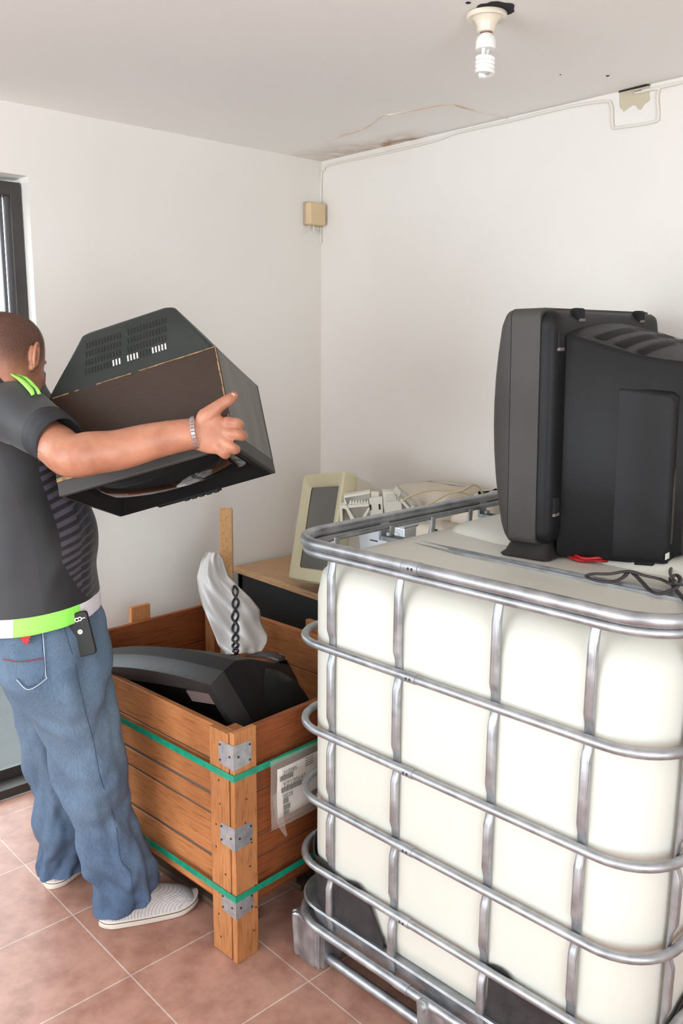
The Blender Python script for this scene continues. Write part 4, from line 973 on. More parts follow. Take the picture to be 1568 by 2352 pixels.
# head-local frame: looks towards azimuth 22 deg, slightly down
HA = math.radians(32); hf = Vector((math.cos(HA), math.sin(HA), -.26)).normalized(); hl = Vector((-math.sin(HA), math.cos(HA), 0)); hu = hf.cross(hl).normalized()
crown = P(17, 817, 2.195)+hu*.106
def Hd(f, l, z): return crown+hf*f+hl*l+hu*z
body = bmesh.new()
hp = [(z_, f_*1.06, b_*1.06, w_*1.06) for z_, f_, b_, w_ in [(-.0005, .012, .012, .012), (-.008, .045, .050, .040), (-.025, .070, .078, .058), (-.050, .086, .094, .070), (-.080, .093, .099, .0755), (-.105, .095, .098, .077), (-.130, .094, .094, .0765), (-.155, .097, .086, .074), (-.180, .097, .074, .069), (-.205, .092, .060, .060), (-.222, .082, .045, .048), (-.236, .060, .02, .030)]]
rg = []
for z, f, bk, hwid in hp:
    rr_ = []
    for k in range(32):
        a = 2*PI*k/32; ca, sa = math.cos(a), math.sin(a); ff = f if ca > 0 else bk
        rr_.append(Hd(ff*math.copysign(abs(ca)**.9, ca), hwid*math.copysign(abs(sa)**.95, sa), z))
    rg.append(rr_)
head_rings = rg
loft(body, rg)
HM = Matrix(((hf.x, hl.x, hu.x, 0), (hf.y, hl.y, hu.y, 0), (hf.z, hl.z, hu.z, 0), (0, 0, 0, 1)))
def hs(f, l, z, a, b_, c): sphere(body, Hd(f, l, z), a, b_, c, M=HM, u=16, v=10)
hs(.100, 0, -.145, .014, .012, .026); hs(.106, 0, -.162, .010, .0145, .010); hs(.098, .012, -.165, .009, .007, .007); hs(.098, -.012, -.165, .009, .007, .007)
hs(.088, .03, -.100, .014, .024, .009); hs(.088, -.03, -.100, .014, .024, .009)
hs(.092, 0, -.184, .010, .022, .006); hs(.090, 0, -.193, .010, .019, .006); hs(.085, 0, -.218, .016, .022, .016)
hs(.070, .045, -.150, .022, .02, .022); hs(.070, -.045, -.150, .022, .02, .022)
for s in (-1, 1):        # ears: a curled rim, a bowl and a lobe
    ep = [Hd(.016*math.cos(a)-.010, s*(.082+.010*(1-math.cos(a))*.6+.004), -.106+.030*math.sin(a)) for a in [math.radians(x) for x in (-60, -10, 40, 80, 120, 160, 200, 240, 265)]]
    tube(body, smoothpath(ep, 4), .0048, 8); hs(-.014, s*.084, -.106, .012, .008, .024); hs(-.010, s*.085, -.136, .008, .006, .011); hs(.000, s*.083, -.108, .005, .006, .007)
# neck and shoulders under the shirt
tube(body, smoothpath([P(14, 800, 2.2), P(22, 850, 2.22), P(22, 885, 2.24), P(26, 930, 2.26)], 4), [.058]*4+[.060]*4+[.066]*4+[.08], 24)
tk = [pring(26, 908, 2.27, 56, .10), pring(30, 950, 2.29, 80, .14), pring(42, 1040, 2.30, 95, .14), pring(60, 1150, 2.30, 95, .13), pring(80, 1260, 2.29, 100, .13), pring(95, 1400, 2.30, 95, .13), pring(112, 1480, 2.31, 90, .13)]
loft(body, lerp_rings(tk, 4))
# right arm (towards the viewer)
tube(body, smoothpath([P(30, 962, 2.17), P(78, 990, 2.085), P(128, 1022, 2.01), P(163, 1047, 1.965), P(215, 1040, 1.975), P(270, 1034, 1.99), P(340, 1016, 2.0), P(400, 1003, 2.005), P(450, 995, 2.01)], 5),
     [.050]*5+[.050]*5+[.0505]*5+[.0500, .0502, .0504, .0505, .0505]+[.0495, .049, .0485, .048, .0475]+[.047, .0465, .046, .0455, .0445]+[.0435, .0425, .0415, .0405, .040]+[.0390, .0382, .0376, .037, .0365]+[.036], 24)
sphere(body, P(172, 1066, 1.965), .022, u=14, v=10)
# hand: flat palm block plus five fingers wrapped round the cabinet edge
def hpt(cx, cy, d): return P(400+cx/6.03, 860+cy/6.03, d)
def oval(c, ax, ay, hw, hh, n=20): return [c+ax*(hw*math.cos(2*PI*k/n))+ay*(hh*math.sin(2*PI*k/n)) for k in range(n)]
wax = Uv; way = Fv
palm = [(hpt(270, 815, 2.01), .036, .028), (hpt(350, 815, 2.008), .040, .024), (hpt(440, 815, 2.005), .0455, .021), (hpt(560, 830, 2.003), .0465, .019), (hpt(660, 850, 2.003), .0435, .018), (hpt(745, 850, 2.006), .038, .015)]
loft(body, lerp_rings([oval(c, (Uv*.985+Rv*.12).normalized(), Fv, a, b_) for c, a, b_ in palm], 3))
def finger(pts, rad): 
    pa = smoothpath(pts, 5); n = len(pa); m = len(rad)-1
    rr_ = []
    for i in range(n):
        t = i/(n-1)*m; k = min(int(t), m-1); rr_.append((rad[k]+(rad[k+1]-rad[k])*(t-k))*1.13)
    tube(body, pa, rr_, 14); sphere(body, pa[-1], rr_[-1]*.98, u=12, v=8)
finger([hpt(640, 690, 2.008), hpt(750, 680, 1.998), hpt(840, 672, 1.998), hpt(893, 690, 2.010), hpt(905, 715, 2.032), hpt(880, 735, 2.052)], [.0115, .0125, .0112, .0112, .0098, .0088])
finger([hpt(650, 800, 2.006), hpt(770, 815, 1.994), hpt(880, 835, 1.992), hpt(938, 850, 2.006), hpt(945, 860, 2.030), hpt(915, 865, 2.052)], [.0115, .0125, .0115, .0118, .0102, .009])
finger([hpt(600, 900, 2.006), hpt(710, 945, 1.996), hpt(790, 1005, 1.992), hpt(838, 1035, 2.004), hpt(848, 1030, 2.028), hpt(822, 1010, 2.048)], [.0115, .012, .0112, .0115, .0098, .0088])
finger([hpt(520, 960, 2.008), hpt(610, 1030, 2.000), hpt(668, 1082, 1.996), hpt(708, 1108, 2.006), hpt(715, 1095, 2.026), hpt(695, 1070, 2.042)], [.0112, .0112, .0102, .0102, .009, .008])
finger([hpt(380, 700, 2.006), hpt(470, 570, 2.000), hpt(580, 470, 1.998), hpt(680, 395, 1.998), hpt(760, 350, 2.000), hpt(820, 298, 2.004)], [.018, .0185, .0145, .0125, .0128, .0098])
sphere(body, hpt(430, 640, 2.004), .024, .018, .03, M=Matrix.Rotation(0, 4, 'X'), u=14, v=10)
for c in ((735, 650), (735, 795), (700, 925), (620, 1025)): sphere(body, hpt(*c, 1.994), .0125, u=12, v=8)
# left arm and hand, mostly hidden behind the television
tube(body, smoothpath([P(-45, 945, 2.40), P(0, 1020, 2.46), P(70, 1085, 2.50), P(180, 1085, 2.53), P(290, 1060, 2.53), P(340, 1045, 2.52)], 5), [.06]*5+[.055]*5+[.05]*5+[.046]*5+[.038]*5+[.034], 18)
lp_ = [P(330, 1046, 2.52), P(365, 1030, 2.505), P(405, 1012, 2.495)]
loft(body, lerp_rings([oval(c, Uv, Fv, a, b_) for c, a, b_ in zip(lp_, (.034, .042, .040), (.022, .018, .015))], 3))
for k in range(4):
    y0 = 985+k*19; finger([P(395, y0, 2.495), P(425, y0-6, 2.49), P(450, y0-10, 2.48), P(468, y0-10, 2.462)], [.011, .0105, .0098, .0085])
finger([P(350, 1005, 2.50), P(375, 975, 2.49), P(398, 955, 2.48)], [.014, .0125, .010])
# legs inside the trousers
tube(body, smoothpath([P(120, 1470, 2.26), P(165, 1600, 2.29), P(200, 1745, 2.34), P(245, 1900, 2.39), P(284, 2050, 2.44)], 4), [.075]*4+[.068]*4+[.052]*4+[.042]*4+[.036], 18)
tube(body, smoothpath([P(95, 1470, 2.42), P(112, 1600, 2.46), P(122, 1740, 2.52), P(140, 1880, 2.57), P(146, 2000, 2.61)], 4), [.075]*4+[.066]*4+[.05]*4+[.042]*4+[.036], 18)
bmesh.ops.recalc_face_normals(body, faces=body.faces[:])
man = link('person', body, m_skin, None)
rm = man.modifiers.new('skin', 'REMESH'); rm.mode = 'VOXEL'; rm.voxel_size = .0030; rm.use_smooth_shade = True
sm = man.modifiers.new('smooth', 'SMOOTH'); sm.factor = .5; sm.iterations = 4
bpy.context.view_layer.update()
me = bpy.data.meshes.new_from_object(man.evaluated_get(bpy.context.evaluated_depsgraph_get())); man.modifiers.clear(); man.data = me
for p in me.polygons: p.use_smooth = True
tag(man, 'man in a black and green football shirt and blue jeans lifting an old television', 'person')
# eyes and thumb nail
for s in (-1, 1):
    bm = bmesh.new(); sphere(bm, Hd(.080, s*.031, -.118), .0125, u=14, v=10); eo = link('eye', bm, mat('eye_white', (226, 220, 212), .3), man)
    bm = bmesh.new(); sphere(bm, Hd(.0895, s*.031, -.118), .0045, u=10, v=8); link('iris', bm, mat('eye_dark', (44, 28, 20), .2), eo)
bm = bmesh.new(); c = hpt(797, 305, 1.9945); sphere(bm, c, .0062, .0025, .0088, M=frame((0, 0, 0), (Rv*.8-Uv*.6), -Fv, (Rv*.6+Uv*.8)), u=12, v=8); link('nail', bm, mat('nail', (232, 176, 156), .3), man)
# cropped hair: thin shell over the skull, fading out by stubble
m_hair, nt, b = newmat('cropped_hair'); L = nt.links; b.inputs['Roughness'].default_value = .7
tc = N(nt, 'ShaderNodeTexCoord'); n1 = N(nt, 'ShaderNodeTexNoise'); n1.inputs['Scale'].default_value = 420; n1.inputs['Detail'].default_value = 2; L.new(tc.outputs['Object'], n1.inputs[0])
uvn = N(nt, 'ShaderNodeUVMap'); sx_ = N(nt, 'ShaderNodeSeparateXYZ'); L.new(uvn.outputs[0], sx_.inputs[0])
r = ramp(nt, [(.35, lin((58, 40, 34))), (.65, lin((108, 76, 62)))]); L.new(n1.outputs['Fac'], r.inputs[0]); L.new(r.outputs[0], b.inputs['Base Color'])
mr = N(nt, 'ShaderNodeMapRange'); L.new(sx_.outputs[1], mr.inputs[0]); mr.inputs[1].default_value = 0; mr.inputs[2].default_value = 1; mr.inputs[3].default_value = .92; mr.inputs[4].default_value = 0
n3 = N(nt, 'ShaderNodeTexNoise'); n3.inputs['Scale'].default_value = 600; L.new(tc.outputs['Object'], n3.inputs[0])
mm = N(nt, 'ShaderNodeMath', operation='MULTIPLY'); L.new(mr.outputs[0], mm.inputs[0]); r3 = ramp(nt, [(.35, (.45, .45, .45, 1)), (.6, (1, 1, 1, 1))]); L.new(n3.outputs['Fac'], r3.inputs[0]); L.new(r3.outputs[0], mm.inputs[1])
L.new(mm.outputs[0], b.inputs['Alpha'])
hk = lerp_rings(head_rings[:9], 4); rgh = []
cH = Hd(0, 0, -.10)
for i, rr_ in enumerate(hk):
    o_ = []
    for k, p in enumerate(rr_):
        a = 2*PI*k/32; nrm = (p-Hd(0, 0, p.dot(hu)-crown.dot(hu)-.0)).normalized()*.5+(p-cH).normalized()*.5
        o_.append(p+nrm.normalized()*.0016)
    rgh.append(o_)
bm = bmesh.new()
nH = len(rgh)-1
def hairuv(i, j):
    z = (rgh[min(i, nH)][j % 32]-crown).dot(hu); a = 2*PI*j/32; front = max(0, math.cos(a))
    lim = -.172+.115*front**1.0; start = lim+.075
    return (a, min(1, max(0, (start-z)/(start-lim))))
loft(bm, rgh, cap=False, uv=hairuv)
lay = bm.loops.layers.uv.verify(); kill = [f for f in bm.faces if all(lp[lay].uv[1] >= .999 for lp in f.loops)]
bmesh.ops.delete(bm, geom=kill, context='FACES'); bmesh.ops.recalc_face_normals(bm, faces=bm.faces[:])
link('hair', bm, m_hair, man, angle=180)

# ---- jeans
m_jean, nt, b = newmat('blue_denim'); L = nt.links; b.inputs['Roughness'].default_value = .85
tc = N(nt, 'ShaderNodeTexCoord'); mp = N(nt, 'ShaderNodeMapping'); mp.inputs['Scale'].default_value = (110, 110, 9); L.new(tc.outputs['Object'], mp.inputs[0])
n1 = N(nt, 'ShaderNodeTexNoise'); n1.inputs['Scale'].default_value = 5; n1.inputs['Detail'].default_value = 6; L.new(mp.outputs[0], n1.inputs[0])
n2 = N(nt, 'ShaderNodeTexNoise'); n2.inputs['Scale'].default_value = 4.5; n2.inputs['Detail'].default_value = 3; L.new(tc.outputs['Object'], n2.inputs[0])
r = ramp(nt, [(.3, lin((80, 99, 120))), (.7, lin((106, 126, 145)))]); L.new(n1.outputs['Fac'], r.inputs[0])
r2 = ramp(nt, [(.35, (.70, .74, .80, 1)), (.65, (1.12, 1.10, 1.07, 1))]); L.new(n2.outputs['Fac'], r2.inputs[0])
mx = N(nt, 'ShaderNodeMixRGB', blend_type='MULTIPLY'); mx.inputs[0].default_value = .85; L.new(r.outputs[0], mx.inputs[1]); L.new(r2.outputs[0], mx.inputs[2])
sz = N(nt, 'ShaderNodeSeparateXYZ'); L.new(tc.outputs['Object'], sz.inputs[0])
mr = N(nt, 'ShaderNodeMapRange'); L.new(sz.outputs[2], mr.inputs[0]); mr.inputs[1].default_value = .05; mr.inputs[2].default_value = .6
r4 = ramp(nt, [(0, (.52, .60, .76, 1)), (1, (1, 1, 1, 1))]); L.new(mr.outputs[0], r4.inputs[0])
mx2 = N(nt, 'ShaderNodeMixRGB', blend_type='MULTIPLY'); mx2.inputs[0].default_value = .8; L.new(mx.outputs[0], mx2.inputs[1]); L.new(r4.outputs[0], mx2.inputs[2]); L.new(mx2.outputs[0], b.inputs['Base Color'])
bp = N(nt, 'ShaderNodeBump'); bp.inputs['Strength'].default_value = .3; bp.inputs['Distance'].default_value = .001; L.new(n1.outputs['Fac'], bp.inputs['Height']); L.new(bp.outputs[0], b.inputs['Normal'])
def fold(rings, amp, fz, seed, zlo=None):
    """diagonal cloth folds pushed along each ring's radius"""
    for i, r_ in enumerate(rings):
        c = sum(r_, Vector())/len(r_); n = len(r_)
        for k in range(n):
            d = (r_[k]-c); l = d.length
            if l < 1e-5: continue
            a = 2*PI*k/n; p = Vector((math.cos(a)*1.1, math.sin(a)*1.1, c.z*fz+math.cos(a+seed)*.7))+Vector((seed, 0, 0))
            v = noise.noise(p*1.6)+.5*noise.noise(p*3.4+Vector((5, 0, 0)))
            am = amp(c.z) if callable(amp) else amp
            r_[k] = r_[k]+d/l*v*am
    return rings
bm = bmesh.new()
rk = [pring(108, 1395, 2.29, 108, .15), pring(114, 1440, 2.29, 117, .155), pring(120, 1480, 2.29, 121, .16), pring(130, 1535, 2.29, 119, .16), pring(150, 1585, 2.29, 108, .13), pring(165, 1630, 2.30, 100, .105), pring(196, 1700, 2.325, 86, .095), pring(206, 1755, 2.34, 86, .093), pring(222, 1830, 2.365, 75, .085), pring(247, 1900, 2.39, 70, .08), pring(268, 1970, 2.415, 77, .085), pring(281, 2012, 2.43, 67, .082), pring(289, 2036, 2.44, 72, .085), pring(288, 2052, 2.448, 73, .086, tilt=.2), pring(286, 2062, 2.45, 70, .084, tilt=.22)]
rg = fold(lerp_rings(rk, 7), lambda z: .014+.016*max(0, min(1, (.62-z)/.5))+(.004 if z > .62 else 0), 6.5, 1.3)
loft(bm, rg, cap=False)
lk = [pring(62, 1440, 2.38, 72, .14), pring(66, 1500, 2.40, 72, .13), pring(90, 1590, 2.44, 62, .11), pring(112, 1680, 2.48, 60, .095), pring(124, 1760, 2.51, 60, .09), pring(139, 1840, 2.54, 58, .085), pring(151, 1915, 2.57, 56, .085), pring(146, 1945, 2.585, 57, .085), pring(142, 1968, 2.595, 52, .08), pring(141, 1982, 2.60, 47, .076, tilt=.08), pring(141, 1990, 2.60, 45, .074, tilt=.08)]
rg2 = fold(lerp_rings(lk, 7), lambda z: .012+.016*max(0, min(1, (.6-z)/.5)), 6.5, 4.1)
loft(bm, rg2, cap=False)
bmesh.ops.recalc_face_normals(bm, faces=bm.faces[:])
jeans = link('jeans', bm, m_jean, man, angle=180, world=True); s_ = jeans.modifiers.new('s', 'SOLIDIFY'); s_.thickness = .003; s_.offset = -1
jeans.modifiers.new('ss', 'SUBSURF').levels = 1; jeans.modifiers['ss'].render_levels = 1
# point on a ring surface facing the camera at a given pixel column
def onring(rings, px, py, lift=.002):
    """front (camera side) surface point of the loft that projects nearest the pixel"""
    best = None
    for i, r_ in enumerate(rings):
        c = sum(r_, Vector())/len(r_)
        for k, p in enumerate(r_):
            if (p-c).dot(Fh) > 0: continue
            d = p-CAM; z = d.dot(Fv); x = 784+FPX*d.dot(Rv)/z; y = 1176-FPX*d.dot(Uv)/z; e = (x-px)**2+(y-py)**2
            if best is None or e < best[0]: best = (e, p, c, z)
    _, p, c, z = best
    # slide onto the exact pixel at the found depth
    q = P(px, py, z); return q-Fv*lift
m_stitch = mat('denim_stitch', (196, 206, 214), .8); m_stitchd = mat('denim_seam_dark', (52, 66, 88), .85)
def seam(pxs, r_, mm, nm='seam', rings=None, lift=.0065):
    pts = [onring(rings or rg, x, y, lift) for x, y in pxs]; bm = bmesh.new(); tube(bm, smoothpath(pts, 5), r_, 6); return link(nm, bm, mm, jeans)
seam([(150, 1440), (160, 1475), (168, 1500), (176, 1530), (186, 1580), (200, 1640), (214, 1690), (224, 1740), (234, 1790), (262, 1870), (272, 1920), (280, 1975), (300, 2000), (306, 2040), (312, 2080)], .0011, m_stitchd)
seam([(100, 1450), (103, 1490), (107, 1550), (108, 1558), (68, 1583), (40, 1560)], .0010, m_stitch)
seam([(97, 1452), (100, 1490), (103, 1550), (68, 1577), (42, 1557)], .0008, m_stitchd)
m_red = mat('red_thread', (150, 40, 48), .8)
seam([(8, 1513), (30, 1518), (55, 1519), (80, 1515), (103, 1511)], .0011, m_red, 'pocket_stitching')
# small red embroidered mark on the back pocket
poly = [(47, 1462), (54, 1457), (62, 1458), (70, 1456), (70, 1464), (66, 1467), (69, 1472), (63, 1474), (64, 1480), (60, 1484), (59, 1477), (54, 1475), (50, 1477), (49, 1472), (53, 1469), (47, 1468)]
bm = bmesh.new(); c = onring(rg, 60, 1470, .012); dd = (c-CAM).dot(Fv); prism(bm, [P(x, y, dd) for x, y in poly], Fv*.002); link('embroidery', bm, mat('red_embroidery', (196, 36, 44), .7), jeans, smooth=False)

# ---- shirt
m_shirt, nt, b = newmat('football_shirt'); L = nt.links; b.inputs['Roughness'].default_value = .62; b.inputs['Sheen Weight'].default_value = .15
uvn = N(nt, 'ShaderNodeUVMap'); sp = N(nt, 'ShaderNodeSeparateXYZ'); L.new(uvn.outputs[0], sp.inputs[0]); U_, V_ = sp.outputs[0], sp.outputs[1]
def gt(a, v): return M2('GREATER_THAN', a, v)
def lt(a, v): return M2('LESS_THAN', a, v)
def both(a, c): return M2('MULTIPLY', a, c)
def mixc(f, c1, c2):
    n = N(nt, 'ShaderNodeMixRGB'); L.new(f, n.inputs[0])
    for i, c in ((1, c1), (2, c2)):
        if isinstance(c, tuple): n.inputs[i].default_value = c
        else: L.new(c, n.inputs[i])
    return n.outputs[0]
# u: angle/360 measured from picture right, going away from camera positive; camera side is .75 ; v: pixel row/1000 of the ring centre
base = lin((34, 32, 34)); panel = lin((25, 24, 26)); barc = lin((74, 65, 78)); green = lin((150, 240, 92)); white = lin((232, 226, 232))
pb = M2('ADD', M2('MULTIPLY', M2('MAXIMUM', M2('SUBTRACT', V_, 1.27), 0.0), .7), .868)      # where the striped front panel starts
pb2 = M2('ADD', M2('MULTIPLY', M2('SUBTRACT', V_, 1.18), .14), .79)
c = mixc(gt(U_, pb2), base, panel)
fr_ = M2('FRACT', M2('DIVIDE', M2('ADD', V_, M2('MULTIPLY', U_, .22)), .0205))
barA = both(lt(fr_, .52), gt(U_, pb))
un = M2('ADD', U_, M2('MULTIPLY', M2('FRACT', M2('MULTIPLY', fr_, 3.0)), .0))
stepb = M2('SUBTRACT', 1.0, both(gt(U_, M2('ADD', .935, M2('MULTIPLY', fr_, -.0))), gt(fr_, .27)))
c = mixc(both(barA, stepb), c, barc)
hem = gt(V_, 1.388)
hemc = mixc(both(gt(U_, .742), lt(U_, .92)), white, green)
c = mixc(hem, c, hemc)
L.new(c, b.inputs['Base Color'])
def tuv(rings, vs, n):
    return lambda i, j: (j/n, vs[i])
tk = [(12, 846, 2.235, 66, .128, .851), (14, 858, 2.24, 78, .138, .862), (10, 885, 2.25, 80, .155, .885), (14, 915, 2.26, 92, .18, .915), (26, 955, 2.275, 106, .195, .955), (42, 1010, 2.29, 112, .165, 1.01), (52, 1080, 2.30, 110, .155, 1.08), (70, 1150, 2.30, 122, .158, 1.15), (82, 1210, 2.295, 131, .162, 1.21), (88, 1265, 2.29, 129, .165, 1.265), (90, 1316, 2.29, 125, .165, 1.32), (92, 1360, 2.29, 128, .168, 1.37), (93, 1387, 2.29, 130, .172, 1.40), (94, 1414, 2.29, 130, .176, 1.432)]
NR = 64; keys = [pring(x, y, d, hw, hd, n=NR, e=.95, tilt=(.11 if y > 1340 else .11*max(0, (y-1200)/140))) for x, y, d, hw, hd, v in tk]
srg = lerp_rings(keys, 6); vs = []
for i in range(len(tk)-1):
    for k in range(6): vs.append(tk[i][5]+(tk[i+1][5]-tk[i][5])*k/6)
vs.append(tk[-1][5])
srg = fold(srg, lambda z: .007 if z < 1.25 else .004, 4.0, 8.2)
bm = bmesh.new(); loft(bm, srg, cap=False, uv=tuv(srg, vs, NR))
# right sleeve and left sleeve (own uv strip: plain black)
sl = smoothpath([P(6, 940, 2.20), P(42, 952, 2.13), P(88, 981, 2.07), P(139, 1014, 2.0)], 5); nS = len(sl); rS = [.086+(.0585-.086)*(i/(nS-1))**1.0 for i in range(nS)]
rings = []; prev = None
for i in range(nS):
    t = (sl[min(i+1, nS-1)]-sl[max(i-1, 0)]).normalized(); x = Fv-t*Fv.dot(t); x.normalize(); y = t.cross(x)
    rings.append([sl[i]+(x*math.cos(2*PI*k/32)*.95+y*math.sin(2*PI*k/32))*rS[i]*(1+.03*noise.noise(Vector((i*.5, math.cos(2*PI*k/32)*2, math.sin(2*PI*k/32)*2)))) for k in range(32)])
loft(bm, rings, cap=False, uv=lambda i, j: (.5, .95))
sl2 = smoothpath([P(-10, 925, 2.32), P(-45, 945, 2.38), P(-20, 1000, 2.43), P(20, 1040, 2.46)], 5)
rings2 = []
for i in range(len(sl2)):
    t = (sl2[min(i+1, len(sl2)-1)]-sl2[max(i-1, 0)]).normalized(); x = Fv-t*Fv.dot(t); x.normalize(); y = t.cross(x)
    rings2.append([sl2[i]+(x*math.cos(2*PI*k/24)+y*math.sin(2*PI*k/24))*(.085-.02*i/len(sl2)) for k in range(24)])
loft(bm, rings2, cap=False, uv=lambda i, j: (.5, .95))
bmesh.ops.recalc_face_normals(bm, faces=bm.faces[:])
shirt = link('shirt', bm, m_shirt, man, angle=180); s_ = shirt.modifiers.new('s', 'SOLIDIFY'); s_.thickness = .003; s_.offset = -1
# sleeve cuff band, collar, shoulder stripes
bm = bmesh.new(); cuff = [[p+(p-sl[i])*.015 for p in rings[i]] for i in range(nS-4, nS)]; loft(bm, cuff, cap=False); o = link('sleeve_cuff', bm, mat('cuff_black', (32, 31, 36), .7), shirt, angle=180); s_ = o.modifiers.new('s', 'SOLIDIFY'); s_.thickness = .002; s_.offset = 0
m_neon = mat('neon_green', (172, 255, 110), .6)
bm = bmesh.new(); tube(bm, [p+(p-sum(srg[0], Vector())/NR).normalized()*.001+Vector((0, 0, .003)) for p in srg[0]], .0035, 6, closed=True); link('collar', bm, m_neon, shirt)
def surf(px, py, allr=(srg, rings)):
    best = None
    for R_ in allr:
        for r_ in R_:
            cc = sum(r_, Vector())/len(r_)
            for p in r_:
                if (p-cc).dot(Fv) > .02: continue
                d = p-CAM; z = d.dot(Fv); x = 784+FPX*d.dot(Rv)/z; y = 1176-FPX*d.dot(Uv)/z; e = (x-px)**2+(y-py)**2
                if e < 120 and (best is None or z < best[1]): best = (e, z)
    return best[1] if best else 2.1
for ln in ([((24, 861), (34, 863)), ((40, 872), (52, 871)), ((54, 886), (65, 883)), ((68, 902), (78, 898)), ((72, 909), (80, 906))], [((38, 860), (45, 861)), ((52, 866), (62, 869)), ((66, 880), (76, 881)), ((80, 893), (88, 894)), ((86, 906), (94, 905))]):
    bm = bmesh.new(); V = []
    for a, c_ in ln:
        for q in (a, c_): V.append(bm.verts.new(P(q[0], q[1], surf(*q)-.006)))
    for i in range(len(ln)-1): bm.faces.new((V[2*i], V[2*i+1], V[2*i+3], V[2*i+2]))
    o = link('shoulder_stripe', bm, m_neon, shirt); s_ = o.modifiers.new('s', 'SOLIDIFY'); s_.thickness = .004; s_.offset = -1

# ---- bracelet
bm = bmesh.new(); c = P(449, 995, 2.01); ax_ = (P(470, 992, 2.01)-P(430, 999, 2.01)).normalized(); bx_ = (Uv-ax_*Uv.dot(ax_)).normalized(); cx_ = ax_.cross(bx_)
for k in range(30):
    a = 2*PI*k/30; o_ = bx_*math.cos(a)*.0385+cx_*math.sin(a)*.0385
    M_ = frame(c+o_, ax_, (bx_*-math.sin(a)+cx_*math.cos(a)), o_.normalized())
    for s in (-.0034, 0, .0034): box(bm, (s-.0014, -.0036, -.0010), (s+.0014, .0036, .0014), M_)
link('bracelet', bm, mat('silver_links', (220, 220, 226), .2, .95), man, smooth=False, bevel=.0006, seg=1)

# ---- shoes
m_knit, nt, b = newmat('knit_upper'); L = nt.links; b.inputs['Roughness'].default_value = .8
tc = N(nt, 'ShaderNodeTexCoord'); v = N(nt, 'ShaderNodeTexVoronoi'); v.inputs['Scale'].default_value = 260; v.inputs['Randomness'].default_value = .1; L.new(tc.outputs['Object'], v.inputs[0])
r = ramp(nt, [(.25, lin((120, 118, 120))), (.5, lin((206, 200, 198)))]); L.new(v.outputs['Distance'], r.inputs[0]); L.new(r.outputs[0], b.inputs['Base Color'])
m_sole = mat('shoe_sole', (226, 216, 204), .6, c2=(206, 196, 184)); m_dkl = mat('dark_line', (70, 50, 48), .7)
def shoe(heel, toe, nm_label):
    hv = Vector(heel+(0,)); tv_ = Vector(toe+(0,)); f = (tv_-hv); Lh = f.length; f.normalize(); l = Vector((-f.y, f.x, 0))
    def W_(s): return (.034+.018*math.sin(min(1, s/.72)*PI*.5))*(1 if s < .72 else math.sqrt(max(.004, 1-((s-.72)/.281)**2)))*(1 if s > .13 else math.sqrt(max(.01, 1-((.13-s)/.131)**2)))
    def sec(z, k, hs=1): 
        o_ = []
        n = 22
        for i in range(n+1): s = (1-math.cos(PI*i/n))/2; o_.append(hv+f*(s*Lh)+l*(W_(s)*k+0*s)+Vector((0, 0, z+(.012*max(0, (s-.75)/.25)**2))))
        for i in range(n, -1, -1): s = (1-math.cos(PI*i/n))/2; o_.append(hv+f*(s*Lh)-l*(W_(s)*k)+Vector((0, 0, z+(.012*max(0, (s-.75)/.25)**2))))
        return o_
    bm = bmesh.new(); loft(bm, [sec(.001, .9), sec(.002, .98), sec(.012, 1.02), sec(.024, 1.0), sec(.026, .9)])
    bmesh.ops.recalc_face_normals(bm, faces=bm.faces[:]); so = link('shoe', bm, m_sole, man, angle=60)
    bm = bmesh.new(); rg_ = []
    for i in range(17):
        s = i/16; s_ = .015+.965*(1-math.cos(PI*s))/2; s = (1-math.cos(PI*s))/2; hgt = (.098 if s < .38 else .098-(s-.38)*.085) ; hgt = hgt if s < .80 else hgt*math.sqrt(max(.03, 1-((s-.80)/.205)**2))
        w_ = W_(s_)*.97; c_ = hv+f*(s_*Lh)+Vector((0, 0, .02+.01*max(0, (s-.75)/.25)**2)); o_ = []
        for k in range(15):
            a = PI*k/14; o_.append(c_+l*(w_*math.cos(a)*(1 if math.sin(a) < .5 else 1))+Vector((0, 0, (hgt-.02)*math.sin(a)**.8)))
        rg_.append(o_)
    loft(bm, rg_); bmesh.ops.recalc_face_normals(bm, faces=bm.faces[:]); link('shoe_upper', bm, m_knit, so, angle=60)
    bm = bmesh.new(); tube(bm, [p+Vector((0, 0, .0)) for p in sec(.0185, 1.018)], .0012, 5, closed=True); link('sole_line', bm, m_dkl, so)
shoe((-1.535, -.850), (-1.268, -.945), 'r'); shoe((-1.575, -.600), (-1.34, -.47), 'l')

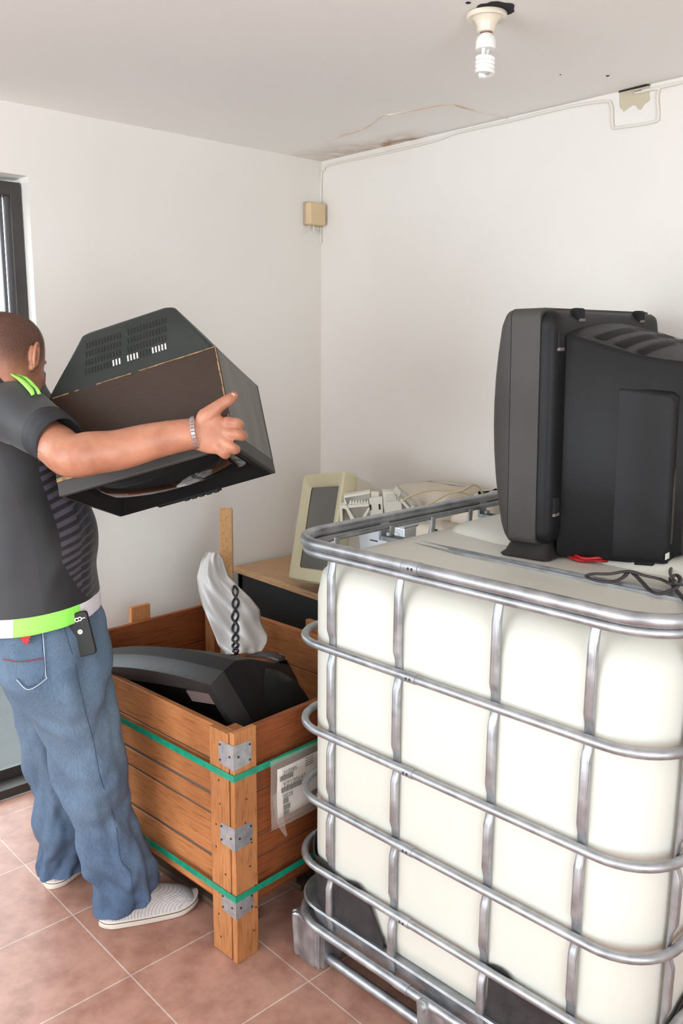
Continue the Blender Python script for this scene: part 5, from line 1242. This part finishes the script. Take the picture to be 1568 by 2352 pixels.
# ------------------------------------------------------------------ phone on the belt
c = onring(srg, 196, 1432, .0); dd = min((onring(rg, 196, 1470, 0)-CAM).dot(Fv), (onring(srg, 185, 1415, 0)-CAM).dot(Fv))-.014
pa = [P(166, 1410, dd), P(212, 1399, dd+.006), P(223, 1500, dd+.012), P(177, 1511, dd+.004)]
ex = (pa[1]-pa[0]).normalized(); ez = (pa[0]-pa[3]); ez = (ez-ex*ez.dot(ex)).normalized(); ey = ez.cross(ex)
phw, phh = (pa[1]-pa[0]).length, (pa[0]-pa[3]).length
ph = empty('mobile_phone', None, M=frame(pa[3], ex, ey, ez)); tag(ph, "black mobile phone in a rubber case clipped to the man's jeans", 'phone')
bm = bmesh.new(); loft(bm, [trect(i_, phw-i_, i_, phh-i_, .008, y, 5) for i_, y in ((.002, .011), (0, .008), (0, -.001), (.002, -.004))]); bmesh.ops.recalc_face_normals(bm, faces=bm.faces[:])
link('case', bm, mat('case_black', (26, 25, 26), .6), ph, angle=40)
def disc(bm, x, z, r_, y0, y1, n=20): tube(bm, [Vector((x, y0, z)), Vector((x, y1, z))], r_, n)
m_pw = mat('phone_white', (226, 222, 220), .35)
bm = bmesh.new(); disc(bm, phw*.46, phh*.56, .0062, -.003, -.0048); lg = link('logo_disc', bm, m_pw, ph)
M_ = frame((phw*.46, -.005, phh*.56-.0035), (1, 0, 0), (0, 0, 1), (0, -1, 0)); text_mesh('logo_letter', 'M', .009, M_, mat('logo_red', (150, 80, 76), .5), lg, .0001, 'CENTER')
bm = bmesh.new(); disc(bm, phw*.44, phh*.84, .0058, -.003, -.0048); disc(bm, phw*.59, phh*.845, .0055, -.003, -.0048); box(bm, (phw*.6, -.0046, phh*.836), (phw*.86, -.003, phh*.858)); o = link('camera_window', bm, m_pw, ph)
bm = bmesh.new(); disc(bm, phw*.44, phh*.84, .0030, -.0045, -.0055); disc(bm, phw*.59, phh*.845, .0028, -.0045, -.0055); link('lens', bm, m_blk2, o)
link('side_slot', BX((-.0008, -.002, phh*.55), (.003, .006, phh*.83)), m_pw, ph, smooth=False)
